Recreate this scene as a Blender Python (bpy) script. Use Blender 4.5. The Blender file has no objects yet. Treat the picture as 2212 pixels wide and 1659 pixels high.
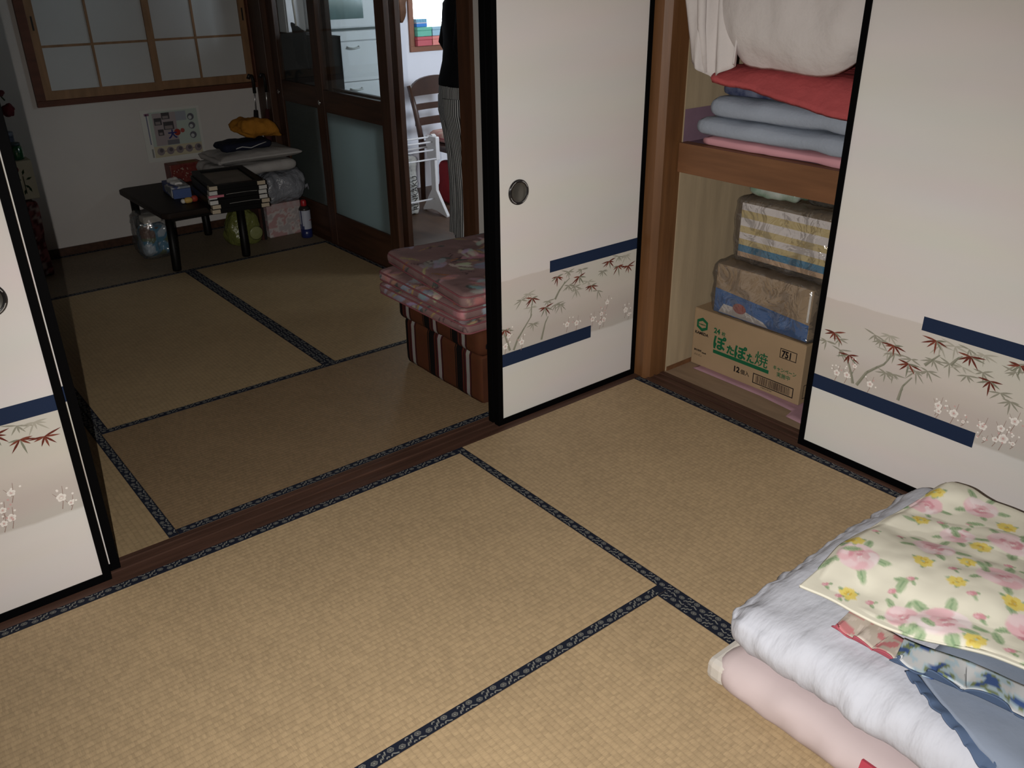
import bpy, bmesh, math, random
import numpy as np
from mathutils import Vector, Matrix, noise
from math import sin, cos, pi, radians, floor, sqrt

SC = bpy.context.scene
COL = SC.collection

# ------------------------------------------------------------------ camera
CAM_POS = Vector((-2.32648, -2.10576, 1.48174))
YAW, PITCH, ROLL = -0.673049, -0.453196, -0.0121151
FPX = 1863.62
def cam_axes():
    f = Vector((-sin(YAW)*cos(PITCH), cos(YAW)*cos(PITCH), sin(PITCH)))
    r = Vector((cos(YAW), sin(YAW), 0)); u = r.cross(f)
    return (cos(ROLL)*r+sin(ROLL)*u, -sin(ROLL)*r+cos(ROLL)*u, f)
cr, cu, cf = cam_axes()
cam_d = bpy.data.cameras.new('camera'); cam = bpy.data.objects.new('camera', cam_d); COL.objects.link(cam)
cam_d.sensor_width = 36.0; cam_d.lens = 36.0*FPX/2212.0; cam_d.clip_start = 0.02
cam.matrix_world = Matrix(((cr.x, cu.x, -cf.x, CAM_POS.x), (cr.y, cu.y, -cf.y, CAM_POS.y), (cr.z, cu.z, -cf.z, CAM_POS.z), (0, 0, 0, 1)))
SC.camera = cam

# ------------------------------------------------------------------ world, light, exposure
world = bpy.data.worlds.new('world'); SC.world = world; world.use_nodes = True
WB = world.node_tree.nodes['Background']; WB.inputs[0].default_value = (0.86, 0.93, 1.0, 1); WB.inputs[1].default_value = 0.09
# the flash of the phone that took the picture, a hand's width left of its lens
fl_d = bpy.data.lights.new('phone_flash', 'SPOT'); fl = bpy.data.objects.new('phone_flash', fl_d); COL.objects.link(fl)
fl_d.energy = 222.0; fl_d.color = (1.0, 0.955, 0.90); fl_d.shadow_soft_size = 0.004; fl_d.spot_size = radians(106); fl_d.spot_blend = 1.0
aim = (cf+cr*(130/FPX)-cu*(230/FPX)).normalized()
fl.location = CAM_POS-0.08*cr; fl.rotation_euler = aim.to_track_quat('-Z', 'Y').to_euler()
# area light added to brighten the kitchen, in front of an added unseen window
kl_d = bpy.data.lights.new('kitchen_fill', 'AREA'); kl = bpy.data.objects.new('kitchen_fill', kl_d); COL.objects.link(kl)
kl_d.shape = 'RECTANGLE'; kl_d.size = 1.0; kl_d.size_y = 0.7; kl_d.energy = 26.0; kl_d.spread = radians(110); kl_d.color = (0.78, 0.86, 1.0)
kl.location = (1.75, 0.33, 1.55); kl.rotation_euler = Vector((-.12, 1, -.12)).to_track_quat('-Z', 'Y').to_euler()
SC.view_settings.view_transform = 'Standard'; SC.view_settings.look = 'None'
SC.view_settings.gamma = 1.0; SC.view_settings.use_curve_mapping = False
SC.view_settings.exposure = 0.0
SC.cycles.use_denoising = True
SC.cycles.max_bounces = 6; SC.cycles.adaptive_threshold = .03; SC.cycles.transparent_max_bounces = 16
SC.cycles.sample_clamp_indirect = 6.0

# ------------------------------------------------------------------ helpers
def lin(c):
    if isinstance(c, str):
        c = c.lstrip('#'); c = [int(c[i:i+2], 16)/255 for i in (0, 2, 4)]
    return tuple(x/12.92 if x <= .04045 else ((x+.055)/1.055)**2.4 for x in c)

def nodes_of(m):
    m.use_nodes = True
    return m.node_tree.nodes, m.node_tree.links
MATS = {}
def mat(name, col, rough=.6, spec=.3, var=None, bump=None, metal=0.0, stretch=None, sheen=0.0, alpha=None, coat=0.0):
    """principled; col linear rgb or hex; var=(scale, amount[, second colour]); bump=(scale, strength[, distance]); stretch scales the noise axes"""
    if name in MATS: return MATS[name]
    m = bpy.data.materials.new(name); N, L = nodes_of(m); b = N['Principled BSDF']
    c = lin(col) if isinstance(col, str) else col
    b.inputs['Base Color'].default_value = (*c, 1); b.inputs['Roughness'].default_value = rough
    b.inputs['Specular IOR Level'].default_value = spec; b.inputs['Metallic'].default_value = metal
    if coat: b.inputs['Coat Weight'].default_value = coat
    if sheen: b.inputs['Sheen Weight'].default_value = sheen
    co = None
    if var or bump:
        tc = N.new('ShaderNodeTexCoord'); mp = N.new('ShaderNodeMapping'); L.new(tc.outputs['Object'], mp.inputs[0])
        if stretch: mp.inputs['Scale'].default_value = stretch
        co = mp.outputs[0]
    if var:
        n = N.new('ShaderNodeTexNoise'); n.inputs['Scale'].default_value = var[0]; n.inputs['Detail'].default_value = 5; L.new(co, n.inputs['Vector'])
        c2 = var[2] if len(var) > 2 else tuple(x*(1-var[1]) for x in c)
        if isinstance(c2, str): c2 = lin(c2)
        r = N.new('ShaderNodeValToRGB'); r.color_ramp.elements[0].position = .32; r.color_ramp.elements[1].position = .68
        r.color_ramp.elements[0].color = (*c2, 1); r.color_ramp.elements[1].color = (*c, 1)
        L.new(n.outputs['Fac'], r.inputs[0]); L.new(r.outputs[0], b.inputs['Base Color'])
    if bump:
        n = N.new('ShaderNodeTexNoise'); n.inputs['Scale'].default_value = bump[0]; n.inputs['Detail'].default_value = 4; L.new(co, n.inputs['Vector'])
        bp = N.new('ShaderNodeBump'); bp.inputs['Strength'].default_value = bump[1]; bp.inputs['Distance'].default_value = bump[2] if len(bump) > 2 else .004
        L.new(n.outputs['Fac'], bp.inputs['Height']); L.new(bp.outputs[0], b.inputs['Normal'])
    MATS[name] = m
    return m

def vcmat(name, rough=.8, spec=.2, bump=None, sheen=0.0):
    if name in MATS: return MATS[name]
    m = bpy.data.materials.new(name); N, L = nodes_of(m); b = N['Principled BSDF']
    b.inputs['Roughness'].default_value = rough; b.inputs['Specular IOR Level'].default_value = spec
    if sheen: b.inputs['Sheen Weight'].default_value = sheen
    a = N.new('ShaderNodeAttribute'); a.attribute_name = 'Col'; L.new(a.outputs['Color'], b.inputs['Base Color'])
    if bump:
        tc = N.new('ShaderNodeTexCoord'); n = N.new('ShaderNodeTexNoise'); n.inputs['Scale'].default_value = bump[0]; n.inputs['Detail'].default_value = 4
        L.new(tc.outputs['Object'], n.inputs['Vector']); bp = N.new('ShaderNodeBump'); bp.inputs['Strength'].default_value = bump[1]; bp.inputs['Distance'].default_value = .004
        L.new(n.outputs['Fac'], bp.inputs['Height']); L.new(bp.outputs[0], b.inputs['Normal'])
    MATS[name] = m
    return m

def filmmat(name, tint, gloss=.22, rough=.12, body=.12, bump=(22, .7)):
    """thin plastic film: mostly clear, a glossy skin and a little milky body"""
    if name in MATS: return MATS[name]
    m = bpy.data.materials.new(name); N, L = nodes_of(m); N.remove(N['Principled BSDF']); out = N['Material Output']
    t = N.new('ShaderNodeBsdfTransparent'); t.inputs[0].default_value = (.96, .96, .96, 1)
    g = N.new('ShaderNodeBsdfGlossy'); g.inputs['Roughness'].default_value = rough
    d = N.new('ShaderNodeBsdfDiffuse'); d.inputs[0].default_value = (*(lin(tint) if isinstance(tint, str) else tint), 1)
    m1 = N.new('ShaderNodeMixShader'); m1.inputs[0].default_value = body; m2 = N.new('ShaderNodeMixShader')
    lw = N.new('ShaderNodeLayerWeight'); lw.inputs[0].default_value = .35
    mm = N.new('ShaderNodeMath'); mm.operation = 'MULTIPLY_ADD'; mm.inputs[1].default_value = .5; mm.inputs[2].default_value = gloss*.35
    L.new(lw.outputs['Fresnel'], mm.inputs[0]); L.new(mm.outputs[0], m2.inputs[0])
    L.new(t.outputs[0], m1.inputs[1]); L.new(d.outputs[0], m1.inputs[2]); L.new(m1.outputs[0], m2.inputs[1]); L.new(g.outputs[0], m2.inputs[2]); L.new(m2.outputs[0], out.inputs[0])
    tc = N.new('ShaderNodeTexCoord'); n = N.new('ShaderNodeTexNoise'); n.inputs['Scale'].default_value = bump[0]; n.inputs['Detail'].default_value = 3; n.inputs['Distortion'].default_value = 1.0
    L.new(tc.outputs['Object'], n.inputs['Vector']); bp = N.new('ShaderNodeBump'); bp.inputs['Strength'].default_value = bump[1]; bp.inputs['Distance'].default_value = .02
    L.new(n.outputs['Fac'], bp.inputs['Height'])
    for s in (g, d): L.new(bp.outputs[0], s.inputs['Normal'])
    L.new(bp.outputs[0], lw.inputs['Normal'])
    MATS[name] = m
    return m

def tag(o, label=None, cat=None, group=None, kind=None):
    if label: o['label'] = label
    if cat: o['category'] = cat
    if group: o['group'] = group
    if kind: o['kind'] = kind
    return o
def thing(name, label, cat, loc=(0, 0, 0), rz=0, group=None, kind=None):
    o = bpy.data.objects.new(name, None); COL.objects.link(o); o.location = loc; o.rotation_euler = (0, 0, rz); o.empty_display_size = .05
    return tag(o, label, cat, group, kind)
def copy_tree(o, parent=None):
    c = o.copy(); COL.objects.link(c); c.parent = parent
    for ch in list(o.children): copy_tree(ch, c)
    return c

class MB:
    """collects polygons; build() makes ONE mesh object of them"""
    def __init__(s): s.v = []; s.f = []; s.c = []; s.col = None
    def face(s, pts, col=None):
        n = len(s.v); s.v += [tuple(p) for p in pts]; s.f.append(tuple(range(n, n+len(pts)))); s.c.append(col or s.col); return s
    def add(s, vs, fs, col=None):
        n = len(s.v); s.v += [tuple(p) for p in vs]
        for f in fs: s.f.append(tuple(i+n for i in f)); s.c.append(col or s.col)
        return s
    def box(s, x0, x1, y0, y1, z0, z1, col=None):
        v = [(x, y, z) for z in (z0, z1) for y in (y0, y1) for x in (x0, x1)]
        return s.add(v, [(0, 2, 3, 1), (4, 5, 7, 6), (0, 1, 5, 4), (1, 3, 7, 5), (3, 2, 6, 7), (2, 0, 4, 6)], col)
    def obox(s, c, size, R=None, col=None):
        R = R or Matrix.Identity(3); c = Vector(c); hx, hy, hz = (d/2 for d in size)
        v = [c + R @ Vector((x, y, z)) for z in (-hz, hz) for y in (-hy, hy) for x in (-hx, hx)]
        return s.add(v, [(0, 2, 3, 1), (4, 5, 7, 6), (0, 1, 5, 4), (1, 3, 7, 5), (3, 2, 6, 7), (2, 0, 4, 6)], col)
    def prism(s, pts, a, b, axis='z', col=None):
        """closed polygon extruded from a to b along an axis; pts are the two other coordinates in order"""
        def P(p, t): return {'z': (p[0], p[1], t), 'y': (p[0], t, p[1]), 'x': (t, p[0], p[1])}[axis]
        n = len(pts); v = [P(p, a) for p in pts]+[P(p, b) for p in pts]
        return s.add(v, [tuple(range(n-1, -1, -1)), tuple(range(n, 2*n))]+[(i, (i+1) % n, n+(i+1) % n, n+i) for i in range(n)], col)
    def tube(s, pts, r, n=8, col=None, cap=True):
        pts = [Vector(p) for p in pts]; rs = r if isinstance(r, (list, tuple)) else [r]*len(pts)
        rings = []; up = None
        for i, p in enumerate(pts):
            t = (pts[min(i+1, len(pts)-1)]-pts[max(i-1, 0)]).normalized()
            if up is None: up = t.orthogonal().normalized()
            else: up = (up - t*up.dot(t)).normalized() if (up - t*up.dot(t)).length > 1e-6 else t.orthogonal().normalized()
            w = t.cross(up); rings.append([p+(up*cos(2*pi*k/n)+w*sin(2*pi*k/n))*rs[i] for k in range(n)])
        return s.loft(rings, cap, col)
    def loft(s, rings, cap=True, col=None, colfn=None):
        n = len(rings[0]); b = len(s.v)
        for R in rings: s.v += [tuple(p) for p in R]
        for i in range(len(rings)-1):
            for k in range(n):
                s.f.append((b+i*n+k, b+i*n+(k+1) % n, b+(i+1)*n+(k+1) % n, b+(i+1)*n+k)); s.c.append(colfn(i, k) if colfn else (col or s.col))
        if cap:
            s.f.append(tuple(b+k for k in range(n-1, -1, -1))); s.c.append(col or s.col)
            s.f.append(tuple(b+(len(rings)-1)*n+k for k in range(n))); s.c.append(col or s.col)
        return s
    def lathe(s, prof, c=(0, 0, 0), n=24, axis='z', col=None, cap=True):
        rings = []
        for r, h in prof:
            R = []
            for k in range(n):
                a = 2*pi*k/n; x, y = r*cos(a), r*sin(a)
                R.append({'z': (c[0]+x, c[1]+y, c[2]+h), 'y': (c[0]+x, c[1]+h, c[2]-y), 'x': (c[0]+h, c[1]+x, c[2]+y)}[axis])
            rings.append(R)
        return s.loft(rings, cap, col)
    def disc(s, c, r, ax, ay, n=10, col=None, squash=1.0, rot=0.0):
        c = Vector(c); ax = Vector(ax); ay = Vector(ay)
        return s.face([c+ax*(r*cos(2*pi*k/n+rot))+ay*(r*squash*sin(2*pi*k/n+rot)) for k in range(n)], col)
    def build(s, name, m, parent=None, smooth=False, bevel=0.0, weld=False, loc=None, kind=None, label=None):
        me = bpy.data.meshes.new(name); me.from_pydata(s.v, [], s.f)
        if any(c is not None for c in s.c):
            at = me.color_attributes.new('Col', 'FLOAT_COLOR', 'CORNER'); arr = []
            for f, c in zip(s.f, s.c): arr += [*(c or (.5, .5, .5)), 1.0]*len(f)
            at.data.foreach_set('color', arr)
        if bevel or weld:
            bm = bmesh.new(); bm.from_mesh(me)
            if weld: bmesh.ops.remove_doubles(bm, verts=bm.verts, dist=1e-5)
            if bevel:
                es = [e for e in bm.edges if len(e.link_faces) == 2 and e.calc_face_angle(0) > .5]
                bmesh.ops.bevel(bm, geom=es, offset=bevel, segments=2, affect='EDGES', profile=.6, clamp_overlap=True)
            bm.to_mesh(me); bm.free()
        if smooth: me.polygons.foreach_set('use_smooth', [True]*len(me.polygons))
        me.materials.append(m if not isinstance(m, str) else MATS[m])
        return put(name, me, parent, loc, kind, label)

def put(name, me, parent=None, loc=None, kind=None, label=None):
    o = bpy.data.objects.new(name, me); COL.objects.link(o)
    if parent: o.parent = parent
    if loc: o.location = loc
    if kind: o['kind'] = kind
    if label: o['label'] = label
    return o

def struct(name, mb, m, label=None, cat=None, **k):
    o = mb.build(name, m, **k); o['kind'] = 'structure'
    return tag(o, label, cat)

def np_mesh(name, V, F, m, parent=None, C=None, smooth=True, loc=None, label=None):
    """V (n,3), F list of quads, C (n,3) vertex colours"""
    me = bpy.data.meshes.new(name); me.from_pydata([tuple(map(float, p)) for p in V], [], [tuple(map(int, f)) for f in F])
    if C is not None:
        at = me.color_attributes.new('Col', 'FLOAT_COLOR', 'POINT')
        at.data.foreach_set('color', np.concatenate([np.asarray(C, float), np.ones((len(V), 1))], 1).ravel())
    if smooth: me.polygons.foreach_set('use_smooth', [True]*len(me.polygons))
    me.materials.append(m)
    return put(name, me, parent, loc, None, label)

def fbm(p, o=3, s=0.0):
    p = Vector(p)+Vector((s*17.3, s*9.1, s*5.7)); a = 1.0; t = 0.0
    for _ in range(o): t += a*noise.noise(p); p = p*2.03; a *= .5
    return t

def soft_geo(sx, sy, sz, n=(20, 20, 6), r=None, amp=.004, freq=8.0, seed=1.0, puff=0.0, fn=None, flat=False):
    """rounded, slightly lumpy cushion of full size sx,sy,sz centred on 0; fn(p, q)->p moves points (q is the unit cube point)"""
    h = Vector((sx/2, sy/2, sz/2)); r = min(h) if r is None else min(r, min(h)); idx = {}; V = []; F = []
    nx, ny, nz = n
    def vid(i, j, k):
        if (i, j, k) in idx: return idx[(i, j, k)]
        q = Vector((2*i/nx-1, 2*j/ny-1, 2*k/nz-1)); P = Vector((q.x*h.x, q.y*h.y, q.z*h.z))
        inn = Vector([max(-(h[a]-r), min(h[a]-r, P[a])) for a in range(3)]); d = P-inn
        dn = d.normalized() if d.length > 1e-9 else Vector((0, 0, 0))
        p = inn+dn*r if d.length > 1e-9 else P.copy()
        if puff: p.z *= 1-puff*max(abs(q.x), abs(q.y))**3
        if amp: p += (dn if dn.length else Vector((0, 0, 1)))*amp*fbm(p*freq, 3, seed)
        if fn: p = fn(p, q)
        p.z = max(p.z, -h.z)
        if flat: p.z = min(p.z, h.z)
        idx[(i, j, k)] = len(V); V.append(p); return idx[(i, j, k)]
    for i in range(nx):
        for j in range(ny):
            F.append((vid(i, j, nz), vid(i+1, j, nz), vid(i+1, j+1, nz), vid(i, j+1, nz)))
            F.append((vid(i, j+1, 0), vid(i+1, j+1, 0), vid(i+1, j, 0), vid(i, j, 0)))
    for i in range(nx):
        for k in range(nz):
            F.append((vid(i, 0, k), vid(i+1, 0, k), vid(i+1, 0, k+1), vid(i, 0, k+1)))
            F.append((vid(i, ny, k+1), vid(i+1, ny, k+1), vid(i+1, ny, k), vid(i, ny, k)))
    for j in range(ny):
        for k in range(nz):
            F.append((vid(0, j, k+1), vid(0, j+1, k+1), vid(0, j+1, k), vid(0, j, k)))
            F.append((vid(nx, j, k), vid(nx, j+1, k), vid(nx, j+1, k+1), vid(nx, j, k+1)))
    return V, F
def soft(name, m, parent, loc, size, colfn=None, label=None, **k):
    V, F = soft_geo(*size, **k); V = [Vector(loc)+p for p in V]
    return np_mesh(name, V, F, m, parent, C=None if colfn is None else np.array([colfn(p) for p in V]), label=label)

def sheet_geo(nu, nv, fn, thick=.004):
    """closed thin sheet over a nu x nv grid; fn(u,v)->Vector (upper face)"""
    top = [[fn(i/nu, j/nv) for j in range(nv+1)] for i in range(nu+1)]
    V = [top[i][j] for i in range(nu+1) for j in range(nv+1)]; n = len(V)
    nr = []
    for i in range(nu+1):
        for j in range(nv+1):
            a = top[min(i+1, nu)][j]-top[max(i-1, 0)][j]; b = top[i][min(j+1, nv)]-top[i][max(j-1, 0)]
            c = a.cross(b); nr.append(c.normalized() if c.length > 1e-12 else Vector((0, 0, 1)))
    V = V+[p-q*thick for p, q in zip(V, nr)]
    g = lambda i, j: i*(nv+1)+j
    F = []
    for i in range(nu):
        for j in range(nv):
            F.append((g(i, j), g(i+1, j), g(i+1, j+1), g(i, j+1))); F.append((n+g(i, j+1), n+g(i+1, j+1), n+g(i+1, j), n+g(i, j)))
    for i in range(nu):
        F.append((g(i+1, 0), g(i, 0), n+g(i, 0), n+g(i+1, 0))); F.append((g(i, nv), g(i+1, nv), n+g(i+1, nv), n+g(i, nv)))
    for j in range(nv):
        F.append((g(0, j), g(0, j+1), n+g(0, j+1), n+g(0, j))); F.append((g(nu, j+1), g(nu, j), n+g(nu, j), n+g(nu, j+1)))
    return V, F

class Canvas:
    """a cloth print drawn in numbers; sampled at the vertices of the cloth"""
    def __init__(s, w, h, res, bg):
        s.w, s.h, s.res = w, h, res; s.a = np.zeros((int(h*res)+1, int(w*res)+1, 3)); s.a[:] = bg
    def ell(s, x, y, rx, ry, rot, col, al=1.0, soft=.25):
        R = max(rx, ry)*1.3; x0, x1 = int((x-R)*s.res), int((x+R)*s.res)+2; y0, y1 = int((y-R)*s.res), int((y+R)*s.res)+2
        x0, y0 = max(x0, 0), max(y0, 0); x1, y1 = min(x1, s.a.shape[1]), min(y1, s.a.shape[0])
        if x0 >= x1 or y0 >= y1: return
        Y, X = np.mgrid[y0:y1, x0:x1]; dx = X/s.res-x; dy = Y/s.res-y; c, sn = cos(rot), sin(rot)
        d = np.sqrt(((dx*c+dy*sn)/rx)**2+((-dx*sn+dy*c)/ry)**2)
        k = np.clip((1-d)/soft, 0, 1)[..., None]*al
        s.a[y0:y1, x0:x1] = s.a[y0:y1, x0:x1]*(1-k)+np.array(col)*k
    def at(s, x, y):
        i = min(max(int(y*s.res), 0), s.a.shape[0]-1); j = min(max(int(x*s.res), 0), s.a.shape[1]-1); return s.a[i, j]

def text(name, body, size, m, parent, loc, ax, ay, bold=0.0, align='LEFT', sx=1.0, ext=.0003):
    cu_ = bpy.data.curves.new('t', 'FONT'); cu_.body = body; cu_.size = size; cu_.align_x = align; cu_.extrude = ext; cu_.offset = bold; cu_.resolution_u = 3
    o = bpy.data.objects.new('t', cu_); COL.objects.link(o)
    dg = bpy.context.evaluated_depsgraph_get(); me = bpy.data.meshes.new_from_object(o.evaluated_get(dg)); bpy.data.objects.remove(o)
    ax = Vector(ax)*sx; ay = Vector(ay); az = Vector(ax).normalized().cross(ay)
    me.transform(Matrix(((ax.x, ay.x, az.x, loc[0]), (ax.y, ay.y, az.y, loc[1]), (ax.z, ay.z, az.z, loc[2]), (0, 0, 0, 1))))
    me.materials.clear(); me.materials.append(m)
    return put(name, me, parent)

def skin(name, J, E, m, parent=None, levels=2, root=None):
    """J {key:(pos, radius)} joints, E edges; a continuous skinned surface, baked to a mesh"""
    ks = list(J); me = bpy.data.meshes.new(name); me.from_pydata([J[k][0] for k in ks], [(ks.index(a), ks.index(b)) for a, b in E], [])
    o = bpy.data.objects.new(name, me); COL.objects.link(o)
    o.modifiers.new('s', 'SKIN'); sm = o.modifiers.new('d', 'SUBSURF'); sm.levels = levels; sm.render_levels = levels
    for i, k in enumerate(ks):
        r = J[k][1]; me.skin_vertices[0].data[i].radius = r if isinstance(r, tuple) else (r, r)
        me.skin_vertices[0].data[i].use_root = (k == root)
    dg = bpy.context.evaluated_depsgraph_get(); b = bpy.data.meshes.new_from_object(o.evaluated_get(dg)); bpy.data.objects.remove(o)
    b.polygons.foreach_set('use_smooth', [True]*len(b.polygons)); b.materials.clear(); b.materials.append(m)
    return put(name, b, parent)
# ------------------------------------------------------------------ materials of the place
def tatami_mat(name, col):
    m = bpy.data.materials.new(name); N, L = nodes_of(m); b = N['Principled BSDF']
    b.inputs['Roughness'].default_value = .55; b.inputs['Specular IOR Level'].default_value = .25
    tc = N.new('ShaderNodeTexCoord'); sp = N.new('ShaderNodeSeparateXYZ'); L.new(tc.outputs['Object'], sp.inputs[0])
    def mth(op, a, c=None, d=None):
        n = N.new('ShaderNodeMath'); n.operation = op
        for i, x in enumerate((a, c, d)):
            if x is None: continue
            if isinstance(x, (int, float)): n.inputs[i].default_value = x
            else: L.new(x, n.inputs[i])
        return n.outputs[0]
    wob = N.new('ShaderNodeTexNoise'); wob.inputs['Scale'].default_value = 9; L.new(tc.outputs['Object'], wob.inputs['Vector'])
    yy = mth('MULTIPLY_ADD', wob.outputs['Fac'], .004, sp.outputs['Y'])
    row = mth('DIVIDE', yy, .0150); rid = mth('FLOOR', row); fr = mth('FRACT', row)
    ridge = mth('POWER', mth('SINE', mth('MULTIPLY', fr, pi)), .45)
    wn1 = N.new('ShaderNodeTexWhiteNoise'); wn1.noise_dimensions = '1D'; L.new(rid, wn1.inputs['W'])
    xs = mth('ADD', mth('DIVIDE', sp.outputs['X'], .0068), mth('MULTIPLY', wn1.outputs['Value'], 7.0))
    cid = mth('FLOOR', xs); cv = N.new('ShaderNodeCombineXYZ'); L.new(cid, cv.inputs[0]); L.new(rid, cv.inputs[1])
    wn = N.new('ShaderNodeTexWhiteNoise'); wn.noise_dimensions = '2D'; L.new(cv.outputs[0], wn.inputs['Vector'])
    big = N.new('ShaderNodeTexNoise'); big.inputs['Scale'].default_value = 5; big.inputs['Detail'].default_value = 6; L.new(tc.outputs['Object'], big.inputs['Vector'])
    fx = mth('FRACT', xs); cell = mth('POWER', mth('SINE', mth('MULTIPLY', fx, pi)), .5)
    val = mth('ADD', mth('MULTIPLY_ADD', wn.outputs['Value'], .17, .68), mth('MULTIPLY', mth('SUBTRACT', big.outputs['Fac'], .5), .22))
    fm = N.new('ShaderNodeMapping'); fm.inputs['Scale'].default_value = (420, 70, 1); L.new(tc.outputs['Object'], fm.inputs[0])
    fib = N.new('ShaderNodeTexNoise'); fib.inputs['Scale'].default_value = 1; fib.inputs['Detail'].default_value = 2; L.new(fm.outputs[0], fib.inputs['Vector'])
    val = mth('ADD', val, mth('MULTIPLY', mth('SUBTRACT', fib.outputs['Fac'], .5), .34))
    val = mth('ADD', val, mth('MULTIPLY', ridge, .16))
    mx = N.new('ShaderNodeVectorMath'); mx.operation = 'SCALE'; mx.inputs[0].default_value = col; L.new(val, mx.inputs['Scale']); L.new(mx.outputs[0], b.inputs['Base Color'])
    hgt = mth('ADD', mth('MULTIPLY', ridge, .6), mth('ADD', mth('MULTIPLY', fib.outputs['Fac'], .7), mth('MULTIPLY', wn.outputs['Value'], .22)))
    bp = N.new('ShaderNodeBump'); bp.inputs['Strength'].default_value = .45; bp.inputs['Distance'].default_value = .0014; L.new(hgt, bp.inputs['Height']); L.new(bp.outputs[0], b.inputs['Normal'])
    MATS[name] = m
    return m
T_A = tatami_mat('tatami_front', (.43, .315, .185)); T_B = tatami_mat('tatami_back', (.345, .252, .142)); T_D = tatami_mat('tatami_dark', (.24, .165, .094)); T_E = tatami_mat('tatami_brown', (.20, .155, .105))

def paper_mat():
    m = bpy.data.materials.new('fusuma_paper'); N, L = nodes_of(m); b = N['Principled BSDF']; b.inputs['Roughness'].default_value = .75; b.inputs['Specular IOR Level'].default_value = .2
    tc = N.new('ShaderNodeTexCoord'); sp = N.new('ShaderNodeSeparateXYZ'); L.new(tc.outputs['Object'], sp.inputs[0])
    n = N.new('ShaderNodeTexNoise'); n.inputs['Scale'].default_value = 6; n.inputs['Detail'].default_value = 3; L.new(tc.outputs['Object'], n.inputs['Vector'])
    ad = N.new('ShaderNodeMath'); ad.operation = 'MULTIPLY_ADD'; ad.inputs[1].default_value = .022; L.new(n.outputs['Fac'], ad.inputs[0]); L.new(sp.outputs['Z'], ad.inputs[2])
    r = N.new('ShaderNodeValToRGB'); cr_ = r.color_ramp; cr_.elements[0].position = 0; cr_.elements[1].position = 1
    base = (.75, .72, .69, 1); mist = (.655, .615, .565, 1); mlow = (.585, .545, .50, 1)
    cr_.elements[0].color = base; cr_.elements[1].color = (.75, .72, .695, 1)
    for p, c in ((.2495, base), (.2505, mlow), (.33, mlow), (.40, mist), (.5455, mist), (.5465, base)):
        e = cr_.elements.new(p); e.color = c
    L.new(ad.outputs[0], r.inputs[0])
    n2 = N.new('ShaderNodeTexNoise'); n2.inputs['Scale'].default_value = 2.2; n2.inputs['Detail'].default_value = 2
    mp = N.new('ShaderNodeMapping'); mp.inputs['Scale'].default_value = (.6, 1, 3.0); L.new(tc.outputs['Object'], mp.inputs[0]); L.new(mp.outputs[0], n2.inputs['Vector'])
    mx = N.new('ShaderNodeMix'); mx.data_type = 'RGBA'; mx.blend_type = 'MULTIPLY'; mx.inputs[0].default_value = .16; L.new(r.outputs[0], mx.inputs[6]); L.new(n2.outputs['Color'], mx.inputs[7])
    L.new(mx.outputs[2], b.inputs['Base Color'])
    n3 = N.new('ShaderNodeTexNoise'); n3.inputs['Scale'].default_value = 260; L.new(tc.outputs['Object'], n3.inputs['Vector']); bp = N.new('ShaderNodeBump'); bp.inputs['Strength'].default_value = .12; bp.inputs['Distance'].default_value = .001; L.new(n3.outputs['Fac'], bp.inputs['Height']); L.new(bp.outputs[0], b.inputs['Normal'])
    return m
PAPER = paper_mat()
LACQ = mat('black_lacquer', (.0022, .0022, .0026), .5, .035)
NAVY = mat('navy_band', (.014, .026, .064), .7, .15, bump=(300, .2, .001))
HERI = mat('border_cloth', (.010, .013, .024), .75, .15, bump=(400, .3, .001))
HERI_P = mat('border_thread', (.18, .18, .165), .6, .3)
PRINT = vcmat('print', .75, .15)
SILL = mat('sill_wood', (.085, .042, .029), .5, .35, var=(6, .45), stretch=(.6, 9, 9), bump=(8, .15))
SILL_Y = mat('sill_wood_closet', (.085, .042, .029), .5, .35, var=(6, .45), stretch=(9, .6, 9), bump=(8, .15))
POST = mat('post_wood', (.175, .078, .030), .42, .4, var=(5, .35), stretch=(7, 7, .5), bump=(6, .1))
BEAM = mat('beam_wood', (.195, .089, .041), .5, .35, var=(5, .3), stretch=(7, .6, 7), bump=(6, .1))
PLY = mat('plywood', (.45, .355, .235), .65, .2, var=(4, .22), stretch=(5, 5, .5), bump=(30, .1))
DWOOD = mat('dark_brown_wood', (.060, .026, .014), .42, .35, var=(5, .5), stretch=(8, 8, .5), bump=(8, .1))
DWOOD_H = mat('dark_brown_wood_rail', (.060, .026, .014), .42, .35, var=(5, .5), stretch=(8, .5, 8), bump=(8, .1))
WALLW = mat('white_wall', (.50, .475, .455), .9, .1, var=(3, .06), bump=(120, .35, .003))
WALLA = mat('plaster_wall', (.50, .45, .36), .95, .1, bump=(160, .4, .003))
KWALL = mat('kitchen_wall', (.72, .74, .80), .85, .15, var=(2, .04))
CEIL = mat('ceiling_board', (.30, .20, .11), .7, .2, var=(4, .25), stretch=(.5, 8, 8))
KFLOOR = mat('kitchen_floor', (.105, .060, .036), .45, .35, var=(3, .3), stretch=(6, 1, 1))
PALE = mat('pale_shoji_wood', (.25, .14, .07), .55, .3, var=(5, .3), stretch=(6, 6, 1))
BROWNF = mat('window_frame_wood', (.10, .032, .016), .5, .3, var=(5, .35), stretch=(1, 6, 6))
SHOJI = mat('shoji_paper', (.44, .45, .45), .9, .1, var=(3, .05))
KFRAME = mat('kitchen_frame_wood', (.24, .105, .06), .5, .3, var=(5, .25))

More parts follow.
